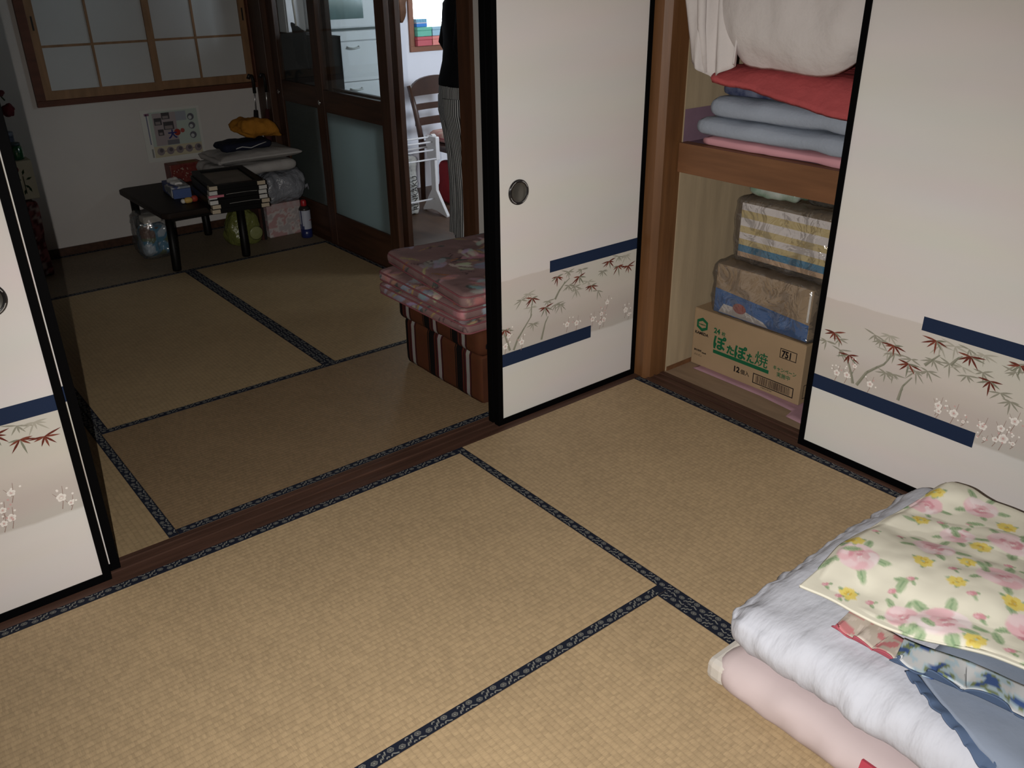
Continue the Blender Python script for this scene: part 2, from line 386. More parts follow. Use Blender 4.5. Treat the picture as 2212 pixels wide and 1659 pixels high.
# ------------------------------------------------------------------ setting: floors, walls, ceiling
H_CEIL = 2.40
SILLW = .119; YB = 3.25; XD = -.04
struct('floor', MB().box(-3.75, .0, -3.3, 3.3, -.12, -.055), mat('subfloor', (.2, .14, .09), .8), 'bare boards under the straw mats', 'floor')
struct('floor_kitchen', MB().box(.075, 2.6, .30, 3.30, -.12, 0), KFLOOR, 'dark brown kitchen floor beyond the glass doors', 'floor')
struct('floor_closet', MB().box(.112, .95, -1.85, -.03, -.12, 0), mat('closet_board', (.30, .21, .14), .7, .2, var=(5, .2), stretch=(6, 1, 1)), 'bare board floor of the closet', 'floor')
struct('ceiling', MB().box(-3.75, 2.6, -3.3, 3.36, H_CEIL, H_CEIL+.05), CEIL, 'board ceiling above the rooms', 'ceiling')
# threshold between the rooms, two grooves
s = MB()
s.box(-3.6, .008, 0, SILLW, -.06, -.005)
for a, b in ((0, .034), (.064, .070), (.101, SILLW)): s.box(-3.6, .008, a, b, -.005, 0)
struct('trim_1', s, SILL, 'worn dark brown grooved threshold between the two rooms', 'threshold')
s = MB(); s.box(0, .112, -1.672, -.026, -.06, -.005)
for a, b in ((.0, .026), (.056, .062), (.092, .112)): s.box(a, b, -1.672, -.026, -.005, 0)
struct('trim_2', s, SILL_Y, 'dark brown grooved threshold in front of the closet', 'threshold')
# corner post with a chamfer
struct('trim_3', MB().prism([(.010, .119), (.010, -.006), (.032, -.026), (.122, -.026), (.122, .119)], -.06, H_CEIL, 'z'), POST, 'reddish brown wooden corner post between paper door and closet', 'post')
# head beams
struct('trim_4', MB().box(-3.6, .01, .0, SILLW, 1.7565, 1.86), POST, 'wooden head beam over the paper doors', 'beam')
struct('trim_5', MB().box(.0, .112, -1.672, -.026, 1.7565, 1.86), POST, 'wooden head beam over the closet doors', 'beam')
struct('wall_between', MB().box(-3.6, .01, .02, .10, 1.86, H_CEIL), WALLA)
struct('wall_above_closet', MB().box(.02, .10, -3.2, -.026, 1.86, H_CEIL), WALLA)
struct('wall_closet_south', MB().box(.0, .112, -3.2, -1.672, -.06, 1.86), WALLA)
struct('wall_west', MB().box(-3.75, -3.6, -3.2, 3.36, -.06, H_CEIL), WALLA)
# south side of the front room: wall with one wide window opening
s = MB(); s.box(-3.75, -3.0, -3.3, -3.2, -.06, H_CEIL); s.box(-.5, .112, -3.3, -3.2, -.06, H_CEIL); s.box(-3.0, -.5, -3.3, -3.2, 1.8, H_CEIL); s.box(-3.0, -.5, -3.3, -3.2, -.06, .4)
struct('wall_south', s, WALLA)
# closet interior
s = MB(); s.box(.122, .95, -.03, .0, -.06, 1.9)
struct('wall_closet_side', s, PLY, 'bare plywood side wall inside the closet', 'wall')
struct('wall_closet_back', MB().box(.92, .95, -1.85, -.03, 0, 1.9), PLY)
struct('wall_closet_far', MB().box(.112, .95, -1.88, -1.85, 0, 1.9), PLY)
struct('baseboard_closet', MB().box(.125, .92, -.036, -.030, 0, .016), BEAM, 'thin wooden strip along the foot of the closet wall', 'baseboard')
struct('trim_6', MB().box(.100, .145, -1.85, -.032, .800, .904), BEAM, 'thick brown front beam of the closet shelf', 'beam', bevel=.003)
struct('trim_7', MB().box(.145, .92, -1.85, -.032, .872, .900), PLY, 'plywood shelf board in the closet', 'shelf')
# back room
WX0, WX1, WZ0, WZ1 = -1.295, -.02, .815, 1.70
s = MB(); s.box(-3.6, WX0, YB, YB+.1, -.06, H_CEIL); s.box(WX1, .07, YB, YB+.1, -.06, H_CEIL); s.box(WX0, WX1, YB, YB+.1, -.06, WZ0); s.box(WX0, WX1, YB, YB+.1, WZ1, H_CEIL)
struct('wall_back', s, WALLW, 'white textured back wall of the far room', 'wall')
struct('baseboard_back', MB().box(-3.6, XD, YB-.012, YB, 0, .045), DWOOD_H, 'dark brown baseboard under the white back wall', 'baseboard')
struct('trim_8', MB().prism([(XD-.005, YB), (XD-.005, 3.07), (.07, 3.07), (.07, YB)], -.06, H_CEIL), DWOOD, 'dark brown corner post beside the paper window', 'post', bevel=.004)
struct('wall_right', MB().box(XD+.008, .07, .119, 1.0, -.06, H_CEIL).box(XD+.008, .07, 1.0, 3.07, 1.80, H_CEIL), WALLW, 'white wall right of the kitchen doorway', 'wall')
struct('trim_9', MB().box(XD-.012, .075, 1.0, 1.092, -.06, 1.76), mat('jamb_wood', (.075, .030, .014), .45, .35, var=(5, .4), stretch=(7, 7, .5)), 'brown door jamb on the right of the kitchen doorway', 'door jamb', bevel=.003)
struct('trim_10', MB().box(XD-.01, .075, 1.092, 3.07, 1.70, 1.80), DWOOD_H, 'dark head beam over the glass doors', 'beam')
struct('trim_11', MB().box(XD-.008, .075, 1.092, 3.07, -.06, .003), DWOOD_H, 'dark brown threshold under the glass doors', 'threshold')
# kitchen
KWX0, KWX1, KWZ0, KWZ1 = 1.15, 1.95, .978, 1.70
s = MB(); s.box(.07, KWX0, 3.30, 3.36, -.06, H_CEIL); s.box(KWX1, 2.6, 3.30, 3.36, -.06, H_CEIL); s.box(KWX0, KWX1, 3.30, 3.36, -.06, KWZ0); s.box(KWX0, KWX1, 3.30, 3.36, KWZ1, H_CEIL)
struct('wall_kitchen_back', s, KWALL, 'pale blue-white kitchen wall with the bright window', 'wall')
struct('wall_kitchen_east', MB().box(2.6, 2.66, .24, 3.36, -.06, H_CEIL), KWALL)
struct('wall_kitchen_south', MB().box(.075, 2.6, .24, .30, -.06, H_CEIL), KWALL)

# ------------------------------------------------------------------ straw mats
def border_print(Ln):
    """hexagon pairs and scrolls woven in the border cloth, along x"""
    mb = MB(); w = .029; z = .0019; ax = (1, 0, 0); ay = (0, 1, 0); per = .068; n = int(Ln/per)
    def ring(cx, cy, r, t, sq):
        a = [(cx+r*cos(k*pi/3)*1.0, cy+r*sq*sin(k*pi/3)) for k in range(6)]; b = [(cx+(r-t)*cos(k*pi/3), cy+(r-t)*sq*sin(k*pi/3)) for k in range(6)]
        for k in range(6):
            j = (k+1) % 6; mb.face([(*a[k], z), (*a[j], z), (*b[j], z), (*b[k], z)])
    def squig(pts, t):
        for (x0, y0), (x1, y1) in zip(pts, pts[1:]):
            d = Vector((x1-x0, y1-y0)).normalized(); nx, ny = -d.y*t, d.x*t
            mb.face([(x0-nx, y0-ny, z), (x1-nx, y1-ny, z), (x1+nx, y1+ny, z), (x0+nx, y0+ny, z)])
    for i in range(n+1):
        x = (i+.3)*per
        if x > Ln-.03: break
        for dx, dy in ((0, .0185), (.024, .0105)):
            for r, t in ((.0085, .0014), (.0058, .0012), (.0030, .0030)): ring(x+dx, dy+.001, r, t, .78)
        squig([(x+.036, .004), (x+.040, .012), (x+.044, .008), (x+.048, .018), (x+.052, .014), (x+.055, .024)], .0016)
        squig([(x+.037, .020), (x+.041, .025), (x+.046, .023)], .0015)
        squig([(x-.006, .004), (x-.001, .009), (x+.006, .005), (x+.012, .003)], .0016)
        squig([(x+.050, .004), (x+.054, .008), (x+.058, .005)], .0015)
    return mb
def mat_thing(label, x0, x1, y0, y1, along, m, first=[None]):
    """one straw mat; along 'x' or 'y' = its long direction; borders run along the long sides"""
    g = .0008; Ln, Wd = ((x1-x0), (y1-y0)) if along == 'x' else ((y1-y0), (x1-x0))
    t = thing('tatami_mat', label, 'tatami mat', (x0, y0, 0) if along == 'x' else (x1, y0, 0), 0 if along == 'x' else pi/2, 'straw mats laid over the floor')
    MB().box(g, Ln-g, g, Wd-g, -.053, 0).build('mat_surface', m, t, bevel=.0)
    for k, (a, b) in enumerate(((g, .029), (Wd-.029, Wd-g))):
        bd = MB().box(g, Ln-g, a, b, 0, .0016).build('border', HERI, t)
        o = border_print(Ln).build('woven_pattern', HERI_P, bd)
        if k == 0: o.location = (0, 0, 0)
        else: o.location = (Ln, Wd, 0); o.rotation_euler = (0, 0, pi)
    return t
W, WY, B2, XL, XM, LB = .90, .95, .80, -1.797, -.887, 1.572
mat_thing('straw mat along the threshold in the front room, widest in the picture', -2.70, -W, -WY, 0, 'x', T_A)
mat_thing('straw mat in front of the closet threshold, its corner under the futon', -W, 0, -1.85, 0, 'y', T_A)
mat_thing('straw mat at the bottom edge of the picture left of the futon', -2*W, -W, -WY-1.85, -WY, 'y', T_A)
mat_thing('straw mat in the bottom left corner beside the camera', -3*W, -2*W, -WY-1.85, -WY, 'y', T_A)
mat_thing('straw mat at the left edge of the front room', -3.6, -2.70, -1.85, 0, 'y', T_A)
mat_thing('straw mat under the futon, mostly covered', -W, 0, -2.80, -1.85, 'x', T_A)
ys = SILLW
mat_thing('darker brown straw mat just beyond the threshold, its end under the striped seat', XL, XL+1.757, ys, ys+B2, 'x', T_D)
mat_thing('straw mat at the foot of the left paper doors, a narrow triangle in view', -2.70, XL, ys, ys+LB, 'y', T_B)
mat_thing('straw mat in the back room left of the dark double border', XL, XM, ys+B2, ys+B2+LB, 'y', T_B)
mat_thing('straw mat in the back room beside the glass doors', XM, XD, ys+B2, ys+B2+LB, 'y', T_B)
mat_thing('dark brown straw mat under the low table by the back wall', -1.80, XD, ys+B2+LB, YB-.012, 'x', T_E)
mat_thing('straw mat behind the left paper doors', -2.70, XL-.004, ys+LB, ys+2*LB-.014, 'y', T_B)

# ------------------------------------------------------------------ sliding paper doors
F_RED= [(0.252, 0.497), (0.357, 0.474), (0.418, 0.426), (0.137, 0.445), (0.197, 0.396), (0.505, 0.5), (0.553, 0.471), (0.605, 0.461), (0.016, 0.359)]
F_GRN= [(0.368, 0.498), (0.305, 0.503), (0.555, 0.508), (0.592, 0.505), (0.474, 0.469), (0.346, 0.427), (0.402, 0.445), (0.452, 0.399), (0.119, 0.465), (0.09, 0.449), (0.133, 0.412), (0.246, 0.396), (0.141, 0.349), (0.208, 0.417), (0.269, 0.39), (0.306, 0.452), (0.338, 0.441), (0.02, 0.339)]
F_STK= [[(0.052, 0.273), (0.071, 0.31), (0.093, 0.335), (0.13, 0.377), (0.135, 0.426)], [(0.179, 0.278), (0.19, 0.315), (0.197, 0.338), (0.21, 0.359)], [(0.242, 0.415), (0.26, 0.441), (0.283, 0.463), (0.31, 0.478)], [(0.036, 0.277), (0.017, 0.331), (0.006, 0.36)]]
F_FLW= [(0.302, 0.304, 1), (0.349, 0.298, 1), (0.43, 0.292, 1), (0.475, 0.302, 0.8), (0.488, 0.275, 1), (0.469, 0.266, 0.8), (0.503, 0.341, 0.9), (0.604, 0.285, 1.1), (0.089, 0.294, 1), (0.016, 0.297, 1), (0.032, 0.333, 0.8), (0.622, 0.262, 0.7)]
C_RED= [(0.047, 0.427), (0.243, 0.447), (0.361, 0.501), (0.462, 0.486), (0.297, 0.406), (0.108, 0.37), (0.527, 0.434), (0.592, 0.503), (.70, .49), (.755, .45)]
C_GRN= [(0.024, 0.391), (0.067, 0.411), (0.179, 0.461), (0.224, 0.473), (0.2, 0.449), (0.375, 0.492), (0.415, 0.501), (0.454, 0.505), (0.496, 0.502), (0.302, 0.422), (0.229, 0.423), (0.25, 0.423), (0.233, 0.354), (0.256, 0.358), (0.322, 0.391), (0.355, 0.403), (0.411, 0.446), (0.447, 0.449), (0.464, 0.428), (0.503, 0.452), (0.585, 0.481), (0.585, 0.505), (0.56, 0.41), (0.59, 0.395), (0.076, 0.377), (0.365, 0.441), (.67, .49), (.72, .47)]
C_STK= [[(0.149, 0.281), (0.174, 0.333), (0.199, 0.357), (0.223, 0.378), (0.234, 0.398), (0.239, 0.419)], [(0.287, 0.281), (0.29, 0.312), (0.293, 0.331), (0.314, 0.367)], [(0.343, 0.418), (0.359, 0.437), (0.379, 0.462)], [(0.136, 0.282), (0.126, 0.311), (0.106, 0.352), (0.071, 0.377)], [(0.415, 0.443), (0.427, 0.465), (0.441, 0.479)]]
C_FLW= [(0.077, 0.298, 1), (0.112, 0.303, 1), (0.133, 0.341, 0.7), (0.192, 0.3, 1), (0.407, 0.31, 1.1), (0.454, 0.304, 1.2), (0.411, 0.294, 0.8), (0.484, 0.289, 0.5), (0.538, 0.297, 1.1), (0.585, 0.31, 1), (0.597, 0.283, 1.3), (0.578, 0.272, 0.8), (0.614, 0.344, 1.1), (0.55, 0.262, 0.5), (0.624, 0.278, 0.6), (.70, .30, 1), (.76, .28, 1)]
def door_prints(parent, off, PW, red, grn, stk, flw, k):
    """bamboo sprays and plum blossom printed on the paper; local x along the door, z up, face towards -y"""
    rnd = random.Random(7)
    bm_ = MB(); X = (1, 0, 0); Z = (0, 0, 1); lay = [0]
    def Y():
        lay[0] += 1; return -.00025-lay[0]*2.0e-6
    def strip(mb, pts, w0, w1, col):
        y = Y(); n = len(pts)
        for i in range(n-1):
            (x0, z0), (x1, z1) = pts[i], pts[i+1]; d = Vector((x1-x0, z1-z0)).normalized(); a = w0+(w1-w0)*i/(n-1); b = w0+(w1-w0)*(i+1)/(n-1)
            mb.face([(off+x0+d.y*a, y, z0-d.x*a), (off+x1+d.y*b, y, z1-d.x*b), (off+x1-d.y*b, y, z1+d.x*b), (off+x0-d.y*a, y, z0+d.x*a)], col)
    def leaf(mb, x, z, ang, ln, w, col):
        y = Y(); d = (cos(ang), sin(ang)); q = (-d[1], d[0]); P = []
        for t, ww in ((0, .25), (.25, .9), (.5, 1), (.8, .5), (1, 0), (.8, -.5), (.5, -1), (.25, -.9), (0, -.25)):
            xx = off+x+d[0]*ln*t+q[0]*w*ww; P.append((min(max(xx, off), off+PW), y, z+d[1]*ln*t+q[1]*w*ww))
        mb.face(P, col)
    G1, G2, G3 = (.30, .29, .235), (.22, .225, .17), (.42, .40, .34); R1, R2 = (.135, .030, .020), (.20, .055, .035)
    def spray(x, z, col, s):
        for a in (172, 200, 232, 272, 312, 345, 12):
            if rnd.random() < .16: continue
            leaf(bm_, x, z, radians(a+rnd.uniform(-12, 12)), s*rnd.uniform(.55, 1.15), s*.062, col)
    for x, z in grn: spray(x, z, rnd.choice((G1, G1, G3)), .036*k); 
    for s_ in stk:
        strip(bm_, s_, .0048*k, .0016*k, G1); strip(bm_, [(a+.002, b) for a, b in s_], .0016*k, .0007, G2)
        for p in s_[1:-1]: leaf(bm_, *p, radians(60), .012, .002, G2)
    for x, z in red:
        for a in (176, 204, 236, 276, 312, 342, 8): leaf(bm_, x, z, radians(a+rnd.uniform(-9, 9)), .040*k*rnd.uniform(.65, 1.1), .0026*k, rnd.choice((R1, R1, R2, G2)))
    bm_.build('bamboo_print', PRINT, parent)
    pm = MB(); WH, PK, BR, GY = (.86, .82, .78), (.62, .40, .38), (.30, .20, .17), (.72, .66, .62)
    def dot(x, z, r, col, n=8):
        if off < off+x-r and x+r < PW: pm.disc((off+x, Y(), z), r, X, Z, n, col)
    for x, z, s_ in flw:
        strip(pm, [(x-.004, z-.03*s_), (x+.003, z-.008), (x+.008, z+.028*s_)], .0009, .0005, BR); strip(pm, [(x, z-.01), (x-.016*s_, z+.016*s_)], .0008, .0004, BR)
        for k2 in range(5): dot(x+.0062*s_*cos(k2*1.257+.3), z+.0062*s_*sin(k2*1.257+.3), .0050*s_, WH)
        dot(x, z, .0062*s_, GY); dot(x, z, .0028*s_, PK)
        for k2 in range(4): dot(x+rnd.uniform(-.022, .022), z+rnd.uniform(-.006, .030), .0030, rnd.choice((WH, WH, PK)), 6)
    pm.build('plum_blossom_print', PRINT, parent)
def pull(parent, x, z):
    p = MB().lathe([(.041, .0), (.041, -.004), (.038, -.0055), (.0315, -.0050), (.0308, -.0040)], (x, 0, z), 40, 'y', cap=False).build('pull_ring', mat('pull_black', (.012, .011, .012), .22, .6, coat=.5), parent, smooth=True)
    MB().lathe([(.0312, -.0046), (.028, -.0030), (.018, -.0014), (.0005, -.0008)], (x, 0, z), 40, 'y', cap=False).build('pull_dish', mat('pull_metal', (.17, .165, .15), .28, .5, metal=.75), p, smooth=True)
    s = MB()
    for k in range(4):
        a0 = radians(45+90*k)
        P = [(x+r*cos(a0+t), -.0058, z+r*sin(a0+t)) for r, ts in ((.0375, (-.42, -.14, .14, .42)), (.0355, (.42, .14, -.14, -.42))) for t in ts]
        s.face(P)
    s.build('pull_inlay', mat('pull_silver', (.6, .6, .6), .3, .5, metal=.6), p)
def paper_door(n, label, loc, rz, Wd, prints, pull_u=None, front=True, fw=.020):
    t = thing('door_%d' % n, label, 'sliding door', loc, rz, None, 'structure')
    H, T = 1.756, .024; PW = Wd-2*fw-.008
    MB().box(fw-.001, Wd-fw+.001, .0, T-.002, .021, H-.02).build('paper_panel', PAPER, t)
    for a, b in ((0, fw), (Wd-fw, Wd)): MB().box(a, b, -.0045, T, -.003, H).build('stile', LACQ, t, bevel=.0015)
    for a, b in ((-.003, .021), (H-.022, H)): MB().box(fw, Wd-fw, -.0035, T, a, b).build('rail', LACQ, t)
    PW = Wd-2*fw; u1 = PW*.335 if prints == 'F' else .313; u2 = PW*.652 if prints == 'F' else .524
    MB().box(fw+u1, fw+PW, -.0006, 0, .519, .561).build('upper_band', NAVY, t); MB().box(fw, fw+u2, -.0006, 0, .221, .269).build('lower_band', NAVY, t)
    if front:
        if prints == 'F': door_prints(t, fw, PW, F_RED, F_GRN, F_STK, F_FLW, 1.0)
        else: door_prints(t, fw, PW, C_RED, C_GRN, C_STK, C_FLW, 1.1)
    if pull_u is not None:
        # dish sits in a shallow cut: the ring stands proud of the paper
        pull(t, pull_u, .821)
    return t
FW = .688
paper_door(1, 'cream paper sliding door with round black pull beside the corner post', (-.679, .0405, 0), 0, FW, 'F', .020+.079)
paper_door(2, 'cream paper sliding door hidden behind the one beside the corner post', (-.679, .0745, 0), 0, FW, 'F', None, False)
paper_door(3, 'cream paper sliding door at the left edge of the picture, nearer one', (-2.009-FW, .0405, 0), 0, FW, 'F', FW-.020-.079)
paper_door(4, 'paper sliding door behind the left one, a white sliver of it showing', (-1.976-FW, .0745, 0), 0, FW, 'F', None, False, .0235)
paper_door(5, 'wide cream paper closet door with bamboo print at the right', (.033, -.712, 0), -pi/2, .85, 'C', .765)
paper_door(6, 'paper closet door behind the wide right one, out of sight', (.067, -.818, 0), -pi/2, .85, 'C', None, False)
# ------------------------------------------------------------------ paper window of the back room
def clear_glass(name='clear_glass', tint=(.92, .95, .95), g=.07):
    if name in MATS: return MATS[name]
    m = bpy.data.materials.new(name); N, L = nodes_of(m); N.remove(N['Principled BSDF'])
    t = N.new('ShaderNodeBsdfTransparent'); t.inputs[0].default_value = (*tint, 1); q = N.new('ShaderNodeBsdfGlossy'); q.inputs['Roughness'].default_value = .03
    x = N.new('ShaderNodeMixShader'); x.inputs[0].default_value = g; L.new(t.outputs[0], x.inputs[1]); L.new(q.outputs[0], x.inputs[2]); L.new(x.outputs[0], N['Material Output'].inputs[0])
    MATS[name] = m; return m
def frosted():
    m = bpy.data.materials.new('frosted_glass'); N, L = nodes_of(m); N.remove(N['Principled BSDF'])
    d = N.new('ShaderNodeBsdfDiffuse'); d.inputs[0].default_value = (.13, .15, .145, 1); t = N.new('ShaderNodeBsdfTranslucent'); t.inputs[0].default_value = (.56, .62, .61, 1)
    x = N.new('ShaderNodeMixShader'); x.inputs[0].default_value = .62; L.new(d.outputs[0], x.inputs[1]); L.new(t.outputs[0], x.inputs[2])
    q = N.new('ShaderNodeBsdfGlossy'); q.inputs['Roughness'].default_value = .35; y = N.new('ShaderNodeMixShader'); y.inputs[0].default_value = .04; L.new(x.outputs[0], y.inputs[1]); L.new(q.outputs[0], y.inputs[2])
    tc = N.new('ShaderNodeTexCoord'); mp = N.new('ShaderNodeMapping'); mp.inputs['Scale'].default_value = (40, 40, 260); L.new(tc.outputs['Object'], mp.inputs[0])
    n = N.new('ShaderNodeTexNoise'); n.inputs['Scale'].default_value = 1; L.new(mp.outputs[0], n.inputs['Vector']); bp = N.new('ShaderNodeBump'); bp.inputs['Strength'].default_value = .35; bp.inputs['Distance'].default_value = .002
    L.new(n.outputs['Fac'], bp.inputs['Height'])
    for s_ in (d, t, q): L.new(bp.outputs[0], s_.inputs['Normal'])
    L.new(y.outputs[0], N['Material Output'].inputs[0]); MATS['frosted_glass'] = m; return m
FROST = frosted(); CLEAR = clear_glass()

w = thing('window_1', 'paper-paned sliding window in the back wall of the far room', 'window', (0, YB, 0), kind='structure')
MB().box(WX0, WX1, -.022, .09, WZ0, .846).build('frame_rail', BROWNF, w, bevel=.002)
MB().box(WX0, WX1, -.022, .09, 1.66, WZ1).build('frame_rail', BROWNF, w, bevel=.002)
MB().box(WX0, -1.248, -.022, .09, .846, 1.66).build('frame_stile', BROWNF, w, bevel=.002)
MB().box(-.052, WX1, -.022, .09, .846, 1.66).build('frame_stile', BROWNF, w, bevel=.002)
for a, b, yo, vb in ((-1.248, -.618, -.016, -.953), (-.655, -.052, .012, -.372)):
    pn = MB().box(a+.02, b-.02, yo+.012, yo+.014, .86, 1.65).build('paper_pane', SHOJI, w)
    for x0, x1 in ((a, a+.040), (b-.040, b)): MB().box(x0, x1, yo, yo+.024, .847, 1.659).build('shoji_stile', PALE, w, bevel=.0015)
    for z0, z1 in ((.847, .893), (1.62, 1.659)): MB().box(a+.04, b-.04, yo+.001, yo+.023, z0, z1).build('shoji_rail', PALE, w)
    MB().box(vb-.006, vb+.006, yo+.004, yo+.012, .893, 1.62).build('lattice_bar', PALE, w)
    for zz in (1.115, 1.37): MB().box(a+.04, b-.04, yo+.005, yo+.012, zz-.006, zz+.006).build('lattice_bar', PALE, w)
    xs = a+.016 if a < -1 else b-.024
    MB().box(xs, xs+.009, yo-.0008, yo, 1.195, 1.265).build('finger_pull', mat('pull_slot', (.008, .007, .006), .5), w)

# ------------------------------------------------------------------ glass sliding doors to the kitchen
def glass_door(n, label, x0, y0, y1, st=.085, low=None):
    t = thing('door_%d' % n, label, 'glass door', (x0, 0, .003), kind='structure'); T = .030; H = 1.695
    for a, b in ((y0, y0+st), (y1-st, y1)): MB().box(0, T, a, b, 0, H).build('stile', DWOOD, t, bevel=.003)
    for a, b in ((0, .190), (.755, .872), (1.60, H)): MB().box(.002, T-.002, y0+st, y1-st, a, b).build('rail', DWOOD_H, t, bevel=.003)
    MB().box(.013, .017, y0+st-.005, y1-st+.005, .868, 1.604).build('clear_pane', CLEAR, t); MB().box(.013, .017, y0+st-.005, y1-st+.005, .186, .759).build('lower_pane', low or FROST, t)
    MB().lathe([(.014, 0), (.014, -.003), (.010, -.004), (.001, -.001)], (0, y1-.035, .80), 16, 'x').build('finger_pull', mat('chrome', (.6, .6, .6), .2, .5, metal=1.0), t, smooth=True)
    return t
glass_door(7, 'brown glass sliding door nearest the kitchen doorway, frosted lower pane', XD-.004, 1.69, 2.47)
glass_door(8, 'brown glass sliding door next to the corner post behind the bedding', XD+.034, 2.44, 3.068)
glass_door(9, 'brown glass sliding door slid behind the nearest one on the kitchen side', XD+.072, 1.716, 2.50, low=CLEAR)

# ------------------------------------------------------------------ kitchen
w = thing('window_2', 'bright overexposed kitchen window in a brown wooden frame', 'window', (0, 3.30, 0), kind='structure')
em = bpy.data.materials.new('daylight_pane'); N, L = nodes_of(em); b_ = N['Principled BSDF']; b_.inputs['Emission Color'].default_value = (.93, 1, .98, 1); b_.inputs['Emission Strength'].default_value = 6.0
MB().box(KWX0-.035, KWX1+.035, -.018, .05, KWZ0-.038, KWZ0).build('frame_rail', KFRAME, w, bevel=.002); MB().box(KWX0-.035, KWX1+.035, -.018, .05, KWZ1, KWZ1+.035).build('frame_rail', KFRAME, w, bevel=.002)
MB().box(KWX0-.035, KWX0, -.018, .05, KWZ0, KWZ1).build('frame_stile', KFRAME, w, bevel=.002); MB().box(KWX1, KWX1+.035, -.018, .05, KWZ0, KWZ1).build('frame_stile', KFRAME, w, bevel=.002)
MB().box(KWX0, KWX1, .048, .054, KWZ0, KWZ1).build('daylit_pane', em, w)
w = thing('added_window', 'added window with a glowing pane in the unseen kitchen south wall', 'window', (1.75, .30, 1.55), kind='structure')  # added, out of view; its glowing pane helps light the kitchen
MB().box(-.52, .52, .0, .012, -.36, .36).build('daylit_pane', em, w)
for a, b, c, d in ((-.56, .56, .36, .40), (-.56, .56, -.40, -.36), (-.56, -.52, -.36, .36), (.52, .56, -.36, .36)): MB().box(a, b, 0, .02, c, d).build('frame_bar', KFRAME, w)
WHITEP = mat('white_plastic', (.80, .80, .83), .4, .4)
def tub(label, loc, size, col):
    t = thing('storage_tub', label, 'container', loc, group='plastic tubs on the kitchen window sill'); sx, sy, sz = size
    m = mat('tub_'+label.split()[0]+label.split()[1], col, .35, .4); MB().box(0, sx, 0, sy, 0, sz*.62).build('tub_body', m, t, bevel=.004)
    MB().box(-.002, sx+.002, -.002, sy+.002, sz*.62, sz).build('tub_lid', m, t, bevel=.006)
    return t
tz = KWZ0; ty = 3.249
tub('red plastic tub at the left end of the kitchen window sill', (1.153, ty, tz), (.118, .09, .060), (.50, .10, .12))
tub('coral plastic tub beside the red one on the kitchen window sill', (1.277, ty, tz), (.105, .09, .060), (.72, .25, .22))
tub('green plastic tub stacked on the red tub', (1.155, ty, tz+.061), (.116, .09, .060), (.14, .48, .36))
tub('pale blue plastic tub stacked on the coral tub', (1.278, ty, tz+.061), (.104, .09, .060), (.34, .54, .66))
t = thing('tissue_packet', 'small blue box with a diagonally striped lid on the green tub', 'box', (1.157, ty+.01, tz+.1215))
MB().box(0, .085, 0, .07, 0, .022).build('packet_body', mat('bright_blue', (.04, .22, .62), .4), t, bevel=.002); MB().box(0, .085, 0, .07, .022, .028).build('packet_rim', mat('packet_rim', (.62, .58, .66), .5), t)
s = MB(); s.box(.0, .085, 0, .07, .028, .050, lin('#9fd0ea')); 
for k in range(6): s.face([(.002+k*.013, -.0005, .0285), (.008+k*.013, -.0005, .0285), (.014+k*.013, -.0005, .0495), (.008+k*.013, -.0005, .0495)], lin('#4e86a4'))
s.build('striped_lid', PRINT, t)

# white drawer cabinet with a microwave oven, seen through the glass
cb = thing('drawer_cabinet', 'white kitchen drawer cabinet behind the glass door', 'cabinet', (.20, 2.86, 0))
MB().box(0, .46, .02, .42, 0, 1.13).build('body', WHITEP, cb, bevel=.004)
for z0, z1, hz in ((1.075, 1.128, None), (.842, 1.070, 1.04), (.60, .837, .80), (.30, .595, .55), (.02, .295, .25)):
    d = MB().box(.004, .456, 0, .019, z0, z1).build('drawer', WHITEP, cb, bevel=.003)
    if hz: MB().tube([(.19, 0, hz), (.195, -.018, hz-.004), (.23, -.022, hz-.008), (.265, -.018, hz-.004), (.27, 0, hz)], .0055, 8).build('handle', mat('handle_grey', (.55, .56, .55), .3, .5), d, smooth=True)
mw = thing('microwave_oven', 'white microwave oven with a dark greenish window on the drawer cabinet', 'microwave', (.20, 2.88, 1.1305))
MB().box(0, .46, 0, .36, .012, .30).build('body', WHITEP, mw, bevel=.012); MB().box(.03, .33, -.003, .0, .065, .26).build('door_window', mat('mw_glass', (.10, .17, .17), .12, .5), mw, bevel=.0)
MB().box(.02, .44, .01, .35, 0, .012).build('foot_plate', mat('mw_dark', (.10, .12, .12), .6), mw)
wc = thing('wall_cabinet', 'grey-white wall cabinet behind the far glass door', 'cabinet', (.078, 2.98, 1.1305)); MB().box(0, .118, .02, .32, 0, .75).build('body', WHITEP, wc, bevel=.004); MB().box(.003, .115, .0, .019, .004, .746).build('door_panel', WHITEP, wc, bevel=.003)
lc = thing('light_blocker', 'added dark grey box blocking light behind the far glass door', 'cabinet', (.085, 2.56, 0))  # dark box added to keep kitchen light off the far lower pane
MB().box(0, .105, .0, .70, .02, 1.12).build('body', mat('blocker_dark', (.055, .055, .058), .6), lc, bevel=.004); MB().box(.004, .10, .02, .68, 0, .02).build('plinth', mat('blocker_dark', (.05, .05, .05)), lc); MB().box(.0, .105, .0, .70, 1.12, 1.129).build('top_board', mat('blocker_dark', (.05, .05, .05)), lc)
hb = thing('hanging_apron', 'dark cloth bag hanging by a pale strap behind the far glass door', 'bag', (.056, 2.80, .95))
soft('cloth', mat('dark_cloth', (.020, .021, .024), .9), hb, (0, 0, .11), (.022, .16, .22), n=(4, 10, 12), amp=.006, freq=14, fn=lambda p, q: p+Vector((0, .02*q.z if q.z < 0 else 0, .025*q.y)))
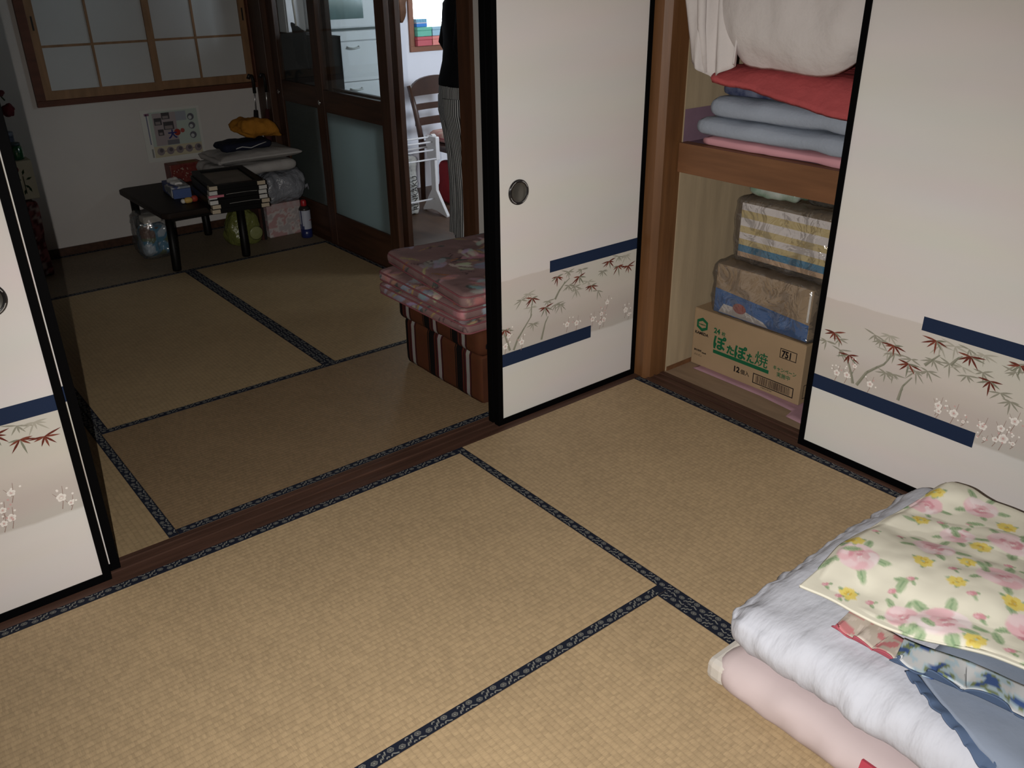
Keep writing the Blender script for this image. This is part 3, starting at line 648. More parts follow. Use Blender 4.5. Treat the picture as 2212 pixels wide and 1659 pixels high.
MB().tube([(.0, .02, .2), (.0, .03, .32), (.0, .04, .47)], .006, 6).build('strap', mat('strap', (.5, .46, .40), .8), hb); MB().tube([(-.006, .04, .47), (.01, .04, .475), (.024, .04, .475)], .003, 6).build('hook', mat('chrome', (.6, .6, .6), .2), hb)
bg = thing('hanging_bag', 'brown crumpled bag hanging beside the glass door edge in the doorway', 'bag', (.262, 2.0, 1.215))
soft('bag_body', mat('brown_paper', (.36, .19, .12), .6, .3, var=(14, .45)), bg, (0, 0, .11), (.085, .06, .22), n=(10, 8, 14), r=.03, amp=.012, freq=16, fn=lambda p, q: Vector((p.x*(.45+.4*min(1, (q.z+1)))-.012*(1-q.z), p.y*(.6+.25*(q.z+1)), p.z)))
MB().tube([(0, 0, .21), (0, 0, .60)], .004, 6).build('cord', mat('strap', (.5, .46, .40), .8), bg)

# white towel rack in the doorway
RACK = mat('rack_white', (.66, .66, .68), .35, .4)
rk = thing('towel_rack', 'white folding towel rack standing on the kitchen floor', 'rack', (.81, 2.61, 0))
MB().prism([(-.135, 0), (-.125, 0), (-.02, .022), (.04, .022), (.135, .0), (.14, .0), (.14, .012), (.025, .16), (-.025, .16), (-.14, .014)], -.011, .011, 'x').build('foot', RACK, rk, bevel=.004)
MB().box(-.012, .012, -.026, .026, .15, .485).build('upright', RACK, rk, bevel=.006)
MB().lathe([(.028, -.013), (.028, .013)], (0, 0, .485), 16, 'x').build('top_cap', RACK, rk, smooth=False)
for y_, z_ in ((0, .497), (-.035, .472), (-.052, .425), (-.068, .372), (.03, .43), (0, .10)): MB().tube([(-.50, y_, z_), (.0, y_, z_)], .0055, 8).build('bar', RACK, rk, smooth=True)
MB().box(-.03, .0, -.075, .04, .36, .505).build('hinge', RACK, rk, bevel=.006)
MB().box(-.512, -.488, -.026, .026, .02, .485).build('upright', RACK, rk, bevel=.006)
MB().prism([(-.14, 0), (.14, 0), (.025, .16), (-.025, .16)], -.511, -.489, 'x').build('foot', RACK, rk, bevel=.004)
pb = thing('paper_bag', 'crumpled grey-white paper bag with black lettering behind the towel rack', 'bag', (.655, 2.70, 0.0))
soft('bag_body', mat('bag_white', (.50, .50, .47), .6, .3, var=(9, .35), bump=(20, .6, .02)), pb, (0, 0, .19), (.13, .07, .38), n=(12, 8, 20), r=.02, amp=.012, freq=13)
text('lettering', 'RINKAKU', .052, mat('ink_black', (.01, .01, .01), .7), pb, (.045, -.047, .035), (0, 0, 1), (-1, 0, 0))
db = thing('dark_bag', 'dark navy bag beside the lettered paper bag', 'bag', (.52, 2.72, 0)); soft('bag_body', mat('navy_dark', (.015, .018, .03), .7), db, (0, 0, .17), (.10, .10, .34), n=(8, 8, 14), r=.03, amp=.012, freq=12)
MB().tube([(-.03, 0, .33), (-.02, 0, .40), (.02, 0, .40), (.03, 0, .33)], .005, 6).build('handle', mat('navy_dark', (.015, .018, .03)), db)

# dining chair with curved back
CH = mat('chair_wood', (.055, .024, .014), .35, .45, var=(6, .4))
ch = thing('dining_chair', 'dark wooden chair with a curved ladder back against the kitchen wall', 'chair', (.925, 2.97, 0))
def bow(x): return -.035*(1-((x-.21)/.21)**2)
for sx_ in (0, .42): MB().tube([(sx_+(.035 if sx_ == 0 else -.035), .02, 0), (sx_+(.03 if sx_ == 0 else -.03), .0, .42), (sx_+(.01 if sx_ == 0 else -.01), .02, .60), (sx_-(.012 if sx_ == 0 else -.012), .05, .76)], [.017, .020, .018, .016], 8).build('rear_post', CH, ch, smooth=True)
for sx_ in (.02, .40): MB().tube([(sx_, -.38, 0), (sx_, -.38, .41)], .018, 8).build('leg', CH, ch, smooth=True)
def rail(z0, z1, zz, th=.018, arch=0.0):
    R = []
    for i in range(13):
        x = (-.014+.448*i/12 if arch else .006+.408*i/12); y = .055*((zz-.42)/.4)-bow(x)*.8; a = arch*(1-((x-.21)/.23)**2); sg = 0 if arch == 0 else -(abs(x-.21)/.23)**6*.04
        R.append([(x, y-th/2, z0), (x, y+th/2, z0), (x, y+th/2, z1+a+sg), (x, y-th/2, z1+a+sg)])
    return MB().loft(R)
rail(.690, .765, .77, .022, .045).build('top_rail', CH, ch); rail(.600, .640, .62).build('back_slat', CH, ch); rail(.500, .550, .54).build('back_slat', CH, ch)
MB().box(.0, .42, -.41, -.02, .370, .410).build('seat', CH, ch, bevel=.012)
sc_ = thing('seat_cushion', 'pink flowered cushion on the kitchen chair seat', 'cushion', (1.135, 2.745, .4115)); soft('cushion_body', mat('pink_cushion', (.50, .20, .19), .85, var=(22, .2, (.55, .42, .36))), sc_, (0, 0, .0375), (.34, .32, .07), n=(12, 12, 6), amp=.004); MB().tube([(-.17, -.17, .035), (.17, -.17, .035), (.17, .17, .035), (-.17, .17, .035), (-.17, -.17, .035)], .005, 6).build('piping', mat('pink_pipe', (.35, .09, .10)), sc_)
rb = thing('red_tote', 'red fabric bag on the floor under the kitchen chair', 'bag', (1.135, 2.76, 0)); soft('bag_body', mat('red_cloth', (.30, .022, .030), .8, var=(8, .3)), rb, (0, 0, .14), (.26, .22, .28), n=(10, 10, 10), r=.03, amp=.012, freq=9); MB().tube([(-.06, -.1, .26), (-.04, -.1, .33), (.04, -.1, .33), (.06, -.1, .26)], .006, 6).build('handle', mat('red_cloth', (.3, .02, .03)), rb)

# ------------------------------------------------------------------ person in the doorway
SKIN = mat('skin', (.50, .31, .22), .55, .35)
pp = thing('person', 'person in a black top and striped wide trousers standing in the kitchen doorway', 'person', (.560, 1.88, 0), radians(-25))
# local frame: +x is where the person faces
J = dict(pel=((0, 0, .90), (.10, .12)), spi=((.0, 0, 1.06), (.085, .115)), che=((.01, 0, 1.22), (.095, .135)), nk0=((.0, 0, 1.35), (.055, .06)), nk=((.005, 0, 1.40), (.045, .045)), hd0=((.02, 0, 1.46), (.065, .058)), hd1=((.02, 0, 1.53), (.082, .070)), hd2=((.01, 0, 1.59), (.070, .062)))
E_ = [('pel', 'spi'), ('spi', 'che'), ('che', 'nk0'), ('nk0', 'nk'), ('nk', 'hd0'), ('hd0', 'hd1'), ('hd1', 'hd2')]
for sd, s_ in (('l', 1), ('r', -1)):
    J.update({sd+'sh': ((-.005, s_*.165, 1.31), .045), sd+'el': ((-.055, s_*.215, 1.09), .036), sd+'fo': ((.06, s_*.205, 1.0), .031), sd+'wr': ((.17, s_*.16, .965), .022), sd+'pa': ((.235, s_*.135, .955), (.018, .032)),
              sd+'hp': ((0, s_*.085, .82), .085), sd+'kn': ((.02, s_*.09, .47), .052), sd+'ca': ((.0, s_*.09, .32), .048), sd+'an': ((-.02, s_*.09, .085), .034), sd+'fb': ((.06, s_*.095, .035), (.030, .036)), sd+'ft': ((.14, s_*.10, .025), (.020, .038))})
    E_ += [('che', sd+'sh'), (sd+'sh', sd+'el'), (sd+'el', sd+'fo'), (sd+'fo', sd+'wr'), (sd+'wr', sd+'pa'), ('pel', sd+'hp'), (sd+'hp', sd+'kn'), (sd+'kn', sd+'ca'), (sd+'ca', sd+'an'), (sd+'an', sd+'fb'), (sd+'fb', sd+'ft')]
    for k in range(4):
        yy = s_*(.135+(k-1.5)*.019); ln = (.030, .035, .033, .026)[k]
        J.update({sd+'f%da' % k: ((.262, yy, .953), .0095), sd+'f%db' % k: ((.262+ln, yy, .945), .0085), sd+'f%dc' % k: ((.262+ln*1.7, yy, .928), .0075)})
        E_ += [(sd+'pa', sd+'f%da' % k), (sd+'f%da' % k, sd+'f%db' % k), (sd+'f%db' % k, sd+'f%dc' % k)]
    J.update({sd+'ta': ((.215, s_*.100, .95), .011), sd+'tb': ((.245, s_*.082, .94), .009)}); E_ += [(sd+'pa', sd+'ta'), (sd+'ta', sd+'tb')]
J['nose'] = ((.115, 0, 1.505), (.012, .010)); J['chin'] = ((.075, 0, 1.435), (.026, .026)); E_ += [('hd1', 'nose'), ('hd0', 'chin')]
for s_ in (1, -1): J['ear%d' % s_] = ((.01, s_*.078, 1.515), (.020, .008)); E_ += [('hd1', 'ear%d' % s_)]
skin('body', J, E_, SKIN, pp, 2, 'pel')
for s_ in (1, -1): MB().lathe([(.001, -.007), (.008, -.004), (.010, 0), (.008, .004), (.001, .006)], (.093, s_*.030, 1.535), 12, 'x').build('eye', mat('eye', (.03, .02, .015), .2, .5), pp, smooth=True)
MB().box(.100, .106, -.022, .022, 1.463, 1.471).build('mouth', mat('lip', (.35, .12, .10), .5), pp, bevel=.003)
def hr(z, rx, ry, cx): return [(cx+rx*cos(2*pi*k/24), ry*sin(2*pi*k/24), z) for k in range(24)]
MB().loft([hr(1.42, .055, .075, -.045), hr(1.48, .070, .084, -.032), hr(1.56, .085, .084, -.018), hr(1.61, .082, .078, .0), hr(1.645, .055, .055, .0), hr(1.655, .012, .012, 0)]).build('hair', mat('hair', (.012, .010, .009), .5), pp, smooth=True)
# clothes
def ringc(c, rx, ry, n, ph=0.0, wav=0.0, kk=9):
    return [(c[0]+(rx+wav*sin(kk*2*pi*k/n+ph))*cos(2*pi*k/n), c[1]+(ry+wav*sin(kk*2*pi*k/n+ph))*sin(2*pi*k/n), c[2]) for k in range(n)]
n = 128; D, Wt = (.022, .023, .025), (.40, .40, .39); stripe = lambda i, k: Wt if k % 2 == 0 else D
tr = MB()
for s_ in (1, -1):
    R = []
    for z, rx, ry, cx, cy, wv in ((.84, .135, .105, -.01, .075, .001), (.76, .135, .108, -.012, .082, .002), (.66, .122, .104, -.006, .092, .004), (.52, .108, .098, .0, .096, .006), (.36, .100, .096, .004, .098, .008), (.20, .098, .098, .004, .100, .009), (.055, .100, .102, .0, .102, .010)):
        R.append(ringc((cx, s_*cy, z), rx, ry, n, z*5, wv, 7))
    tr.loft(R, True, D, stripe)
hip = [ringc((-.012, 0, z), rx, ry, n*2, 0, .0015, 24) for z, rx, ry in ((.72, .125, .18), (.80, .142, .186), (.88, .136, .178), (.955, .118, .152))]
tr.loft(hip, True, D, stripe)
tr.build('trousers', vcmat('striped_cloth', .85, .15), pp, smooth=False)
BLK = mat('black_knit', (.004, .004, .005), .9, .1)
sh = MB()
sh.loft([ringc((cx, 0, z), rx, ry, 36, z*9, .004, 6) for z, rx, ry, cx in ((.90, .142, .182, -.005), (.93, .140, .178, -.005), (1.02, .120, .158, .0), (1.12, .115, .160, .004), (1.22, .122, .175, .006), (1.30, .110, .178, .0), (1.345, .080, .125, 0), (1.375, .055, .065, 0))])
for s_ in (1, -1): sh.tube([(-.0, s_*.13, 1.31), (-.02, s_*.185, 1.25), (-.055, s_*.218, 1.10), (-.02, s_*.216, 1.04), (.06, s_*.207, 1.00), (.10, s_*.19, .985)], [.062, .060, .052, .050, .045, .044], 14)
sh.build('black_top', BLK, pp, smooth=True)
for s_ in (1, -1): soft('slipper', mat('slipper', (.05, .045, .05), .8), pp, (.055, s_*.10, .022), (.26, .105, .044), n=(12, 8, 4), r=.022, amp=0)
# ------------------------------------------------------------------ closet contents, lower half
CARD = mat('cardboard', (.36, .255, .155), .75, .15, var=(5, .12), bump=(60, .15, .002)); INKG = mat('green_ink', (.010, .105, .045), .7, .15); INKB = mat('black_ink', (.012, .010, .010), .7, .15); INKN = mat('faint_ink', (.10, .07, .05), .75, .1)
ct = thing('cardboard_carton', 'cardboard carton with green Japanese lettering and a barcode on the closet floor', 'box', (.262, -.040, .0012))
CW, CD, CHh = .513, .30, .238   # local: x into the closet, y to the left is +; front face at x=0 runs along -y
MB().box(0, CD, -CW, 0, 0, CHh).build('carton_body', CARD, ct, bevel=.003)
for k, (a, b) in enumerate(((.002, CD/2-.001), (CD/2+.001, CD-.002))): MB().box(a, b, -CW+.002, -.002, CHh, CHh+.003).build('flap', CARD, ct)
AX, AY = (0, -1, 0), (0, 0, 1); e = -.0004
def at(y, z): return (e, y+.040, z)
for ch_, sz_, y_, z_, bo_ in (('ぽ', .062, -.142, .1035, .0022), ('た', .040, -.209, .1000, .0018), ('ぽ', .058, -.246, .0985, .0022), ('た', .038, -.305, .0985, .0018), ('焼', .062, -.342, .1010, .0003)): text('lettering', ch_, sz_, INKG, ct, at(y_, z_), AX, AY, bo_)
MB().box(-.0006, 0, -.371, -.107, .078, .0925).build('green_bar', INKG, ct)
text('lettering', '24', .030, INKG, ct, at(-.142, .163), AX, AY, .0010); text('lettering', '枚', .019, INKG, ct, at(-.180, .163), AX, AY, .0002)
text('lettering', '12', .032, INKB, ct, at(-.250, .036), AX, AY, .0012); text('lettering', '個入', .021, INKB, ct, at(-.286, .037), AX, AY, .0002)
text('lettering', 'KAMEDA', .0165, INKB, ct, at(-.050, .134), AX, AY, .0005)
text('lettering', 'キャンペーン', .0185, INKG, ct, at(-.427, .107), AX, AY, .0003, 'LEFT', .92); text('lettering', '実施中', .0200, INKG, ct, at(-.446, .084), AX, AY, .00015)
text('lettering', '751', .036, INKB, ct, at(-.4565, .1665), AX, AY, .0014, 'LEFT', .82)
text('lettering', '賞味期限', .0095, INKB, ct, at(-.052, .060), AX, AY, .00005); text('lettering', '2006年', .0075, INKB, ct, at(-.092, .057), AX, AY, .0002); text('lettering', 'バイバン', .010, INKN, ct, at(-.054, .040), AX, AY, .0002)
def rect_frame(name, y0, y1, z0, z1, t_, m):
    s_ = MB()
    for a, b, c, d in ((y0, y1, z0, z0+t_), (y0, y1, z1-t_, z1), (y0, y0+t_, z0+t_, z1-t_), (y1-t_, y1, z0+t_, z1-t_)): s_.box(-.0006, 0, a+.040, b+.040, c, d)
    return s_.build(name, m, ct)
rect_frame('number_frame', -.520, -.449, .161, .199, .0026, INKB); rect_frame('barcode_frame', -.526, -.345, .019, .060, .0034, INKB)
s = MB(); rnd = random.Random(3); y = -.358
while y > -.512:
    wd = rnd.choice((.0012, .0012, .0024, .0036)); s.box(-.0006, 0, y-wd+.040, y+.040, .0245, .0545); y -= wd+rnd.choice((.0012, .0018, .0030))
s.build('barcode', INKN if False else mat('barcode_ink', (.05, .03, .022), .7), ct)
text('lettering', '4 901313 071151', .0072, INKB, ct, at(-.385, .0105), AX, AY)
s = MB(); hx = [(-.083+.030*cos(radians(a))*1.05, .178+.030*sin(radians(a))) for a in (30, 90, 150, 210, 270, 330)]; hi = [(-.083+.019*cos(radians(a))*1.1, .178+.0155*sin(radians(a))) for a in (30, 90, 150, 210, 270, 330)]
for k in range(6): j = (k+1) % 6; s.face([(e, hx[k][0]+.040, hx[k][1]), (e, hi[k][0]+.040, hi[k][1]), (e, hi[j][0]+.040, hi[j][1]), (e, hx[j][0]+.040, hx[j][1])])
s.build('emblem', INKG, ct); text('lettering', 'KAMEDA', .0082, INKG, ct, at(-.0665, .175), AX, AY, .0002)
s = MB()
for k in range(6): j = (k+1) % 6; s.face([(.09+(hx[q][0]+.083)*w_, -CW+e, hx[q][1]+(0 if w_ == 1 else (.178-hx[q][1])*.45)) for q, w_ in ((k, 1), (j, 1), (j, .6), (k, .6))])
s.build('emblem', INKG, ct)
for a, b in (((.04, .13), (.06, .13)), ((.02, .10), (.02, .075))):
    s = MB(); x0, x1 = a; z0, z1 = b; 
    for p in ((x0, x1, z0, z0+.0022), (x0, x1, z1-.0022, z1), (x0, x0+.0022, z0, z1), (x1-.0022, x1, z0, z1)): s.box(p[0], p[1], -CW-.0005, -CW, p[2], p[3])
    s.build('side_frame', INKB, ct)

FILM = filmmat('clear_film', (.75, .75, .75), .26, .08, .05, (13, .8))
mb_ = thing('bagged_carton', 'brown box with a blue band in a clear plastic bag, on the lettered carton', 'box', (.25, -.125, .2425))
MB().box(.012, .25, -.425, -.005, .012, .205).build('box_body', CARD, mb_, bevel=.003)
s = MB(); BLU = (.035, .12, .32); s.face([(.0112, -.006, .012), (.0112, -.006, .108), (.0112, -.424, .075), (.0112, -.424, .012)][::-1], BLU)
s.face([(.0106, -.03, .016), (.0106, -.05, .052), (.0106, -.14, .050), (.0106, -.235, .030), (.0106, -.26, .014)][::-1], (.55, .52, .50)); s.face([(.0100, -.125+.030*cos(2*pi*k/20), .052+.020*sin(2*pi*k/20)) for k in range(20)][::-1], (.32, .055, .04)); s.build('blue_band', PRINT, mb_)
MB().box(.010, .0112, -.42, -.412, .085, .20).build('white_edge', mat('white_card', (.7, .68, .65), .6), mb_)
def crumple(p, q): return p+Vector((.006*fbm(p*25, 2, 3), .008*fbm(p*22, 2, 7), .006*fbm(p*25, 2, 11)))
soft('plastic_bag', FILM, mb_, (.130, -.215, .111), (.27, .455, .221), n=(10, 22, 12), r=.03, amp=.010, freq=11, fn=crumple)
tb_ = thing('bagged_gift_box', 'yellow and white striped box in a clear plastic bag, top of the closet pile', 'box', (.25, -.205, .4700))
MB().box(.012, .24, -.375, -.008, .028, .226).build('box_body', mat('tan_box', (.46, .33, .20), .6), tb_, bevel=.003)
s = MB(); YL, WTE = (.50, .40, .19), (.64, .60, .60)
bands = [(.028, .046, (.46, .31, .20)), (.046, .072, (.035, .17, .30)), (.072, .094, YL), (.094, .118, WTE), (.118, .142, YL), (.142, .172, WTE), (.172, .200, YL), (.200, .226, WTE)]
for z0, z1, c in bands: s.face([(.0113, -.009, z0), (.0113, -.009, z1), (.0113, -.374, z1), (.0113, -.374, z0)][::-1], c)
s.build('striped_wrap', PRINT, tb_)
soft('plastic_bag', FILM, tb_, (.126, -.19, .128), (.26, .415, .254), n=(10, 22, 14), r=.03, amp=.012, freq=11, fn=crumple)
gp = thing('green_packet', 'crumpled green and white plastic packet lying on the striped box', 'packet', (.30, -.345, .7340))
soft('packet_body', mat('green_foil', (.015, .12, .045), .3, .5, var=(9, .5, (.45, .47, .45))), gp, (0, 0, .022), (.12, .20, .044), n=(10, 14, 6), amp=.012, freq=18)
gs = thing('dark_bag', 'dark shiny folded bag under the shelf beam in the closet', 'bag', (.36, -.54, .7345)); soft('bag_body', mat('dark_film', (.035, .034, .032), .22, .5, bump=(25, .8, .02)), gs, (0, 0, .025), (.20, .16, .05), n=(10, 12, 6), amp=.012, freq=15)
# pink crepe paper lining the closet floor
PINKP = mat('pink_paper', (.40, .235, .28), .75, .15, var=(7, .18), bump=(40, .4, .003))
pf = thing('pink_paper_sheet', 'pale purple paper lining showing under the carton in the closet', 'paper', (0, 0, 0))
def pk(u, v): 
    y_ = -.085-.60*u; x0 = .222+.012*sin(u*9) if u < .8 else .165-.02*(u-.8)*5
    x0 = .222-.05*max(0, u-.55)*1.2-(.05 if u > .80 else 0)
    return Vector((x0+(.50-x0)*v, y_, .0010+.0016*max(0, 1-v*9)))
MB_V, MB_F = sheet_geo(60, 10, pk, .0008); np_mesh('sheet', MB_V, MB_F, PINKP, pf)
# ------------------------------------------------------------------ closet contents, shelf
pp2 = thing('shelf_paper', 'purple paper lining folded up the closet wall on the shelf', 'paper', (.15, -.033, .9005))
MB().box(-.045, .55, -.85, 0, 0, .001).build('sheet', mat('purple_paper', (.22, .14, .19), .8, .1, var=(8, .2)), pp2); MB().box(-.03, .45, -.0015, -.0005, .001, .115).build('upturned_edge', MATS['purple_paper'], pp2)
def bedding(name, label, cat, y0, y1, z0, z1, m, x0=.12, x1=.62, amp=.006, fn=None, r=None, nn=(16, 26, 8), **k):
    t = thing(name, label, cat, ((x0+x1)/2, (y0+y1)/2, z0)); hz = z1-z0
    soft('folded_cloth', m, t, (0, 0, hz/2), (x1-x0, y1-y0, hz), n=nn, amp=amp, freq=7, fn=fn, r=r, **k)
    return t
b1 = bedding('folded_sheet', 'pink folded sheet at the bottom of the bedding on the closet shelf', 'bedding', -.86, -.112, .9025, .934, mat('pink_sheet', (.62, .31, .35), .85, var=(5, .1)), x0=.125, flat=True)
BLUEB = mat('blue_blanket', (.32, .365, .44), .95, .1, var=(4, .12), bump=(90, .4, .004))
b2 = bedding('folded_blanket', 'grey-blue folded blanket on the pink sheet in the closet', 'blanket', -.87, -.085, .9365, .998, BLUEB, x0=.110, amp=.010, flat=True)
b3 = bedding('folded_blanket', 'light blue folded blanket under the red cloth in the closet', 'blanket', -.87, -.128, 1.0005, 1.069, BLUEB, x0=.118, amp=.010, flat=True)
b4 = bedding('folded_cloth', 'navy patterned folded cloth between blue blanket and red cloth', 'bedding', -.86, -.165, 1.0725, 1.118, mat('navy_pattern', (.022, .032, .085), .8, .2, var=(26, .5, (.13, .15, .22))), x0=.140, flat=True)
for o, c in ((b1, 'pink_edge'), (b2, 'blanket_edge'), (b3, 'blanket_edge'), (b4, 'cloth_edge')):
    pass
REDC = mat('red_bedding', (.50, .095, .10), .7, .2, var=(5, .25), bump=(28, .5, .01))
rc = thing('red_blanket', 'crimson cloth draped aslant over the folded blankets in the closet', 'blanket', (.12, -.15, 1.1195))
def redfn(u, v):
    # u across the closet (0 front edge), v from left to right
    y_ = -.02-.70*v; lip = max(0., .10-u)/.10
    z_ = .030+.006*sin(v*7)-.030*lip**1.4-.085*v*lip**.8
    x_ = -.036*lip**.5+.46*u-.010*sin(v*5)+.006*fbm((u*9, v*9, 1), 3)
    return Vector((x_, y_+.012*lip*sin(u*40), z_+.006*fbm((u*5, v*7, 2), 3)))
V_, F_ = sheet_geo(64, 46, redfn, .018); np_mesh('draped_cloth', V_, F_, REDC, rc)
# large white cloth bundle
WCL = mat('white_cotton', (.66, .62, .61), .85, .15, var=(4, .10), bump=(30, .35, .01))
wb = thing('cloth_bundle', 'big white cotton bundle of bedding hanging over the red cloth on the shelf', 'bundle', (.372, -.452, 1.108))
def wbf(p, q):
    k = (q.z+1)/2; s_ = .90+.12*sin(pi*min(1, k*.9+.1))
    fold = .010*abs(fbm((p.x*4, p.y*9, p.z*3), 3, 5))
    return Vector((p.x*s_-.03*(1-k)+fold, p.y*s_, p.z+(.09*abs(q.y)**3+.085*min(1, max(0, q.x+1.0)*12))*(1-k)**2))
soft('bundle_body', WCL, wb, (0, 0, .37), (.62, .72, .74), n=(30, 36, 34), r=.20, amp=.012, freq=5, fn=wbf)
def flapf(u, v):
    z_ = .74-.715*u+.10*u*abs(v-.45); y_ = .452-.030*u-.245*v-.05*u*u*(1-v)+.008*sin(v*9+u*4)
    x_ = -.302+.03*sin(v*3.1)+.020*fbm((v*5.5, u*1.2, 2), 2)+.012*sin(v*13+u*2)-.015*u
    return Vector((x_, y_, max(z_, .006+.03*v)))
V_, F_ = sheet_geo(40, 44, flapf, .006); np_mesh('hanging_corner', V_, F_, WCL, wb)
MB().tube([(-.296, .355, .72), (-.308, .350, .42), (-.300, .335, .18), (-.285, .318, .04)], [.013, .016, .014, .009], 8).build('knotted_fold', WCL, wb, smooth=True)
for k in range(2): MB().tube([(-.24+.004*k, -.225-.030*k, .075), (-.252, -.228-.030*k, .040), (-.250, -.232-.030*k, .016)], [.006, .007, .005], 6).build('tie_end', mat('cream_tie', (.62, .56, .44), .8), wb, smooth=True)

# ------------------------------------------------------------------ striped seat and its cushions
def stripe_mat():
    m = bpy.data.materials.new('striped_velvet'); N, L = nodes_of(m); b = N['Principled BSDF']; b.inputs['Roughness'].default_value = .8; b.inputs['Specular IOR Level'].default_value = .12
    tc = N.new('ShaderNodeTexCoord'); sp = N.new('ShaderNodeSeparateXYZ'); L.new(tc.outputs['Object'], sp.inputs[0])
    a = N.new('ShaderNodeMath'); a.operation = 'MULTIPLY_ADD'; a.inputs[1].default_value = -1/.187; a.inputs[2].default_value = .92+3; L.new(sp.outputs['Y'], a.inputs[0])
    f = N.new('ShaderNodeMath'); f.operation = 'FRACT'; L.new(a.outputs[0], f.inputs[0])
    r = N.new('ShaderNodeValToRGB'); r.color_ramp.interpolation = 'CONSTANT'; e_ = r.color_ramp.elements
    BR, BK, MR, GW = (.078, .026, .012, 1), (.005, .004, .004, 1), (.055, .011, .012, 1), (.25, .235, .225, 1)
    cols = [(0, BK), (.03, BR), (.05, BK), (.24, MR), (.27, BR), (.30, BK), (.32, MR), (.38, GW), (.49, MR), (.53, BK), (.545, BR)]
    e_[0].position = 0; e_[0].color = cols[0][1]; e_[1].position = cols[1][0]; e_[1].color = cols[1][1]
    for p, c in cols[2:]: x = e_.new(p); x.color = c
    L.new(f.outputs[0], r.inputs[0]); n = N.new('ShaderNodeTexNoise'); n.inputs['Scale'].default_value = 30; L.new(tc.outputs['Object'], n.inputs['Vector'])
    mx = N.new('ShaderNodeMix'); mx.data_type = 'RGBA'; mx.blend_type = 'MULTIPLY'; mx.inputs[0].default_value = .25; L.new(r.outputs[0], mx.inputs[6]); L.new(n.outputs['Color'], mx.inputs[7]); L.new(mx.outputs[2], b.inputs['Base Color'])
    return m
STRP = stripe_mat(); VEL = mat('brown_velvet', (.075, .025, .012), .8, .2, var=(12, .3))
sf = thing('striped_stool', 'low upholstered seat in brown, black and white striped velvet', 'stool', (-.63, .195, 0))
soft('base', STRP, sf, (.285, .265, .1005), (.57, .53, .20), n=(20, 30, 10), r=.018, amp=.002, freq=8)
soft('seat_pad', STRP, sf, (.280, .265, .251), (.595, .555, .104), n=(24, 34, 8), r=.030, amp=.004, freq=8)
MB().box(.002, .57, -.0015, .0, .012, .19).build('end_panel', VEL, sf)

def pink_cloth(w, h, seed):
    c = Canvas(w, h, 300, (.200, .122, .120)); r = random.Random(seed)
    pal = [(.30, .31, .34), (.24, .27, .32), (.36, .27, .14), (.30, .12, .05), (.36, .20, .20), (.46, .42, .39), (.06, .08, .075), (.30, .22, .10)]
    for _ in range(int(w*h*240)):
        x, y = r.uniform(0, w), r.uniform(0, h); k = r.random(); a = r.uniform(0, pi)
        if k < .30:
            base = pal[r.choice((0, 1, 4, 5))]
            for j in range(6): c.ell(x+r.uniform(-.03, .03), y+r.uniform(-.03, .03), r.uniform(.022, .045), r.uniform(.008, .018), a+r.uniform(-.8, .8), tuple(b*r.uniform(.75, 1.25) for b in base), .8)
        elif k < .55:
            base = pal[r.choice((2, 3, 7))]
            for j in range(5): c.ell(x+j*.012*cos(a), y+j*.012*sin(a), .030, .0045, a+r.uniform(-.3, .3), tuple(b*r.uniform(.8, 1.2) for b in base), .8)
        elif k < .75: c.ell(x, y, r.uniform(.014, .028), r.uniform(.008, .014), a, pal[6], .85)
        else:
            for j in range(3): c.ell(x+r.uniform(-.015, .015), y+r.uniform(-.015, .015), .016, .004, a+r.uniform(-1, 1), (.07, .04, .05), .8)
    return c
VCF = vcmat('flowered_cotton', .85, .15, bump=(120, .2))
def flat_cushion(label, loc, rz, size, seed, fn=None):
    sx, sy, sz = size; t = thing('floor_cushion', label, 'cushion', loc, rz, 'flowered cushions piled on the striped seat'); c = pink_cloth(sx+.4, sy+.4, seed)
    def cf(p): return c.at(p.x+sx/2+.1+p.z*.8, p.y+sy/2+.1+p.z*.8)
    soft('cushion_body', VCF, t, (0, 0, sz/2), size, colfn=cf, n=(90, 108, 10), r=sz*.46, amp=.005, freq=7, seed=seed, fn=fn)
    P = []
    for a, b in (((sx/2, sy/2), 0), ((-sx/2, sy/2), 1), ((-sx/2, -sy/2), 2), ((sx/2, -sy/2), 3)):
        for k in range(5):
            an = pi/2*b+pi/2*k/4; P.append((a[0]-math.copysign(.03, a[0])+.03*cos(an), a[1]-math.copysign(.03, a[1])+.03*sin(an)))
    for zz in (sz*.20, sz*.80):
        q = [Vector((x*.992, y_*.992, zz)) for x, y_ in P]; q.append(q[0]); MB().tube(q, .0032, 6, cap=False).build('piping', mat('pink_piping', (.20, .065, .075), .8), t, smooth=True)
    return t
flat_cushion('pink flowered cushion at the bottom of the pile on the striped seat', (-.428, .475, .3035), 0, (.565, .60, .050), 3)
flat_cushion('pink flowered cushion in the middle of the pile on the striped seat', (-.430, .478, .3540), radians(-1.5), (.56, .60, .050), 5)
flat_cushion('pink flowered cushion on top of the pile, turned slightly askew', (-.400, .462, .4045), radians(-7), (.56, .64, .056), 9)

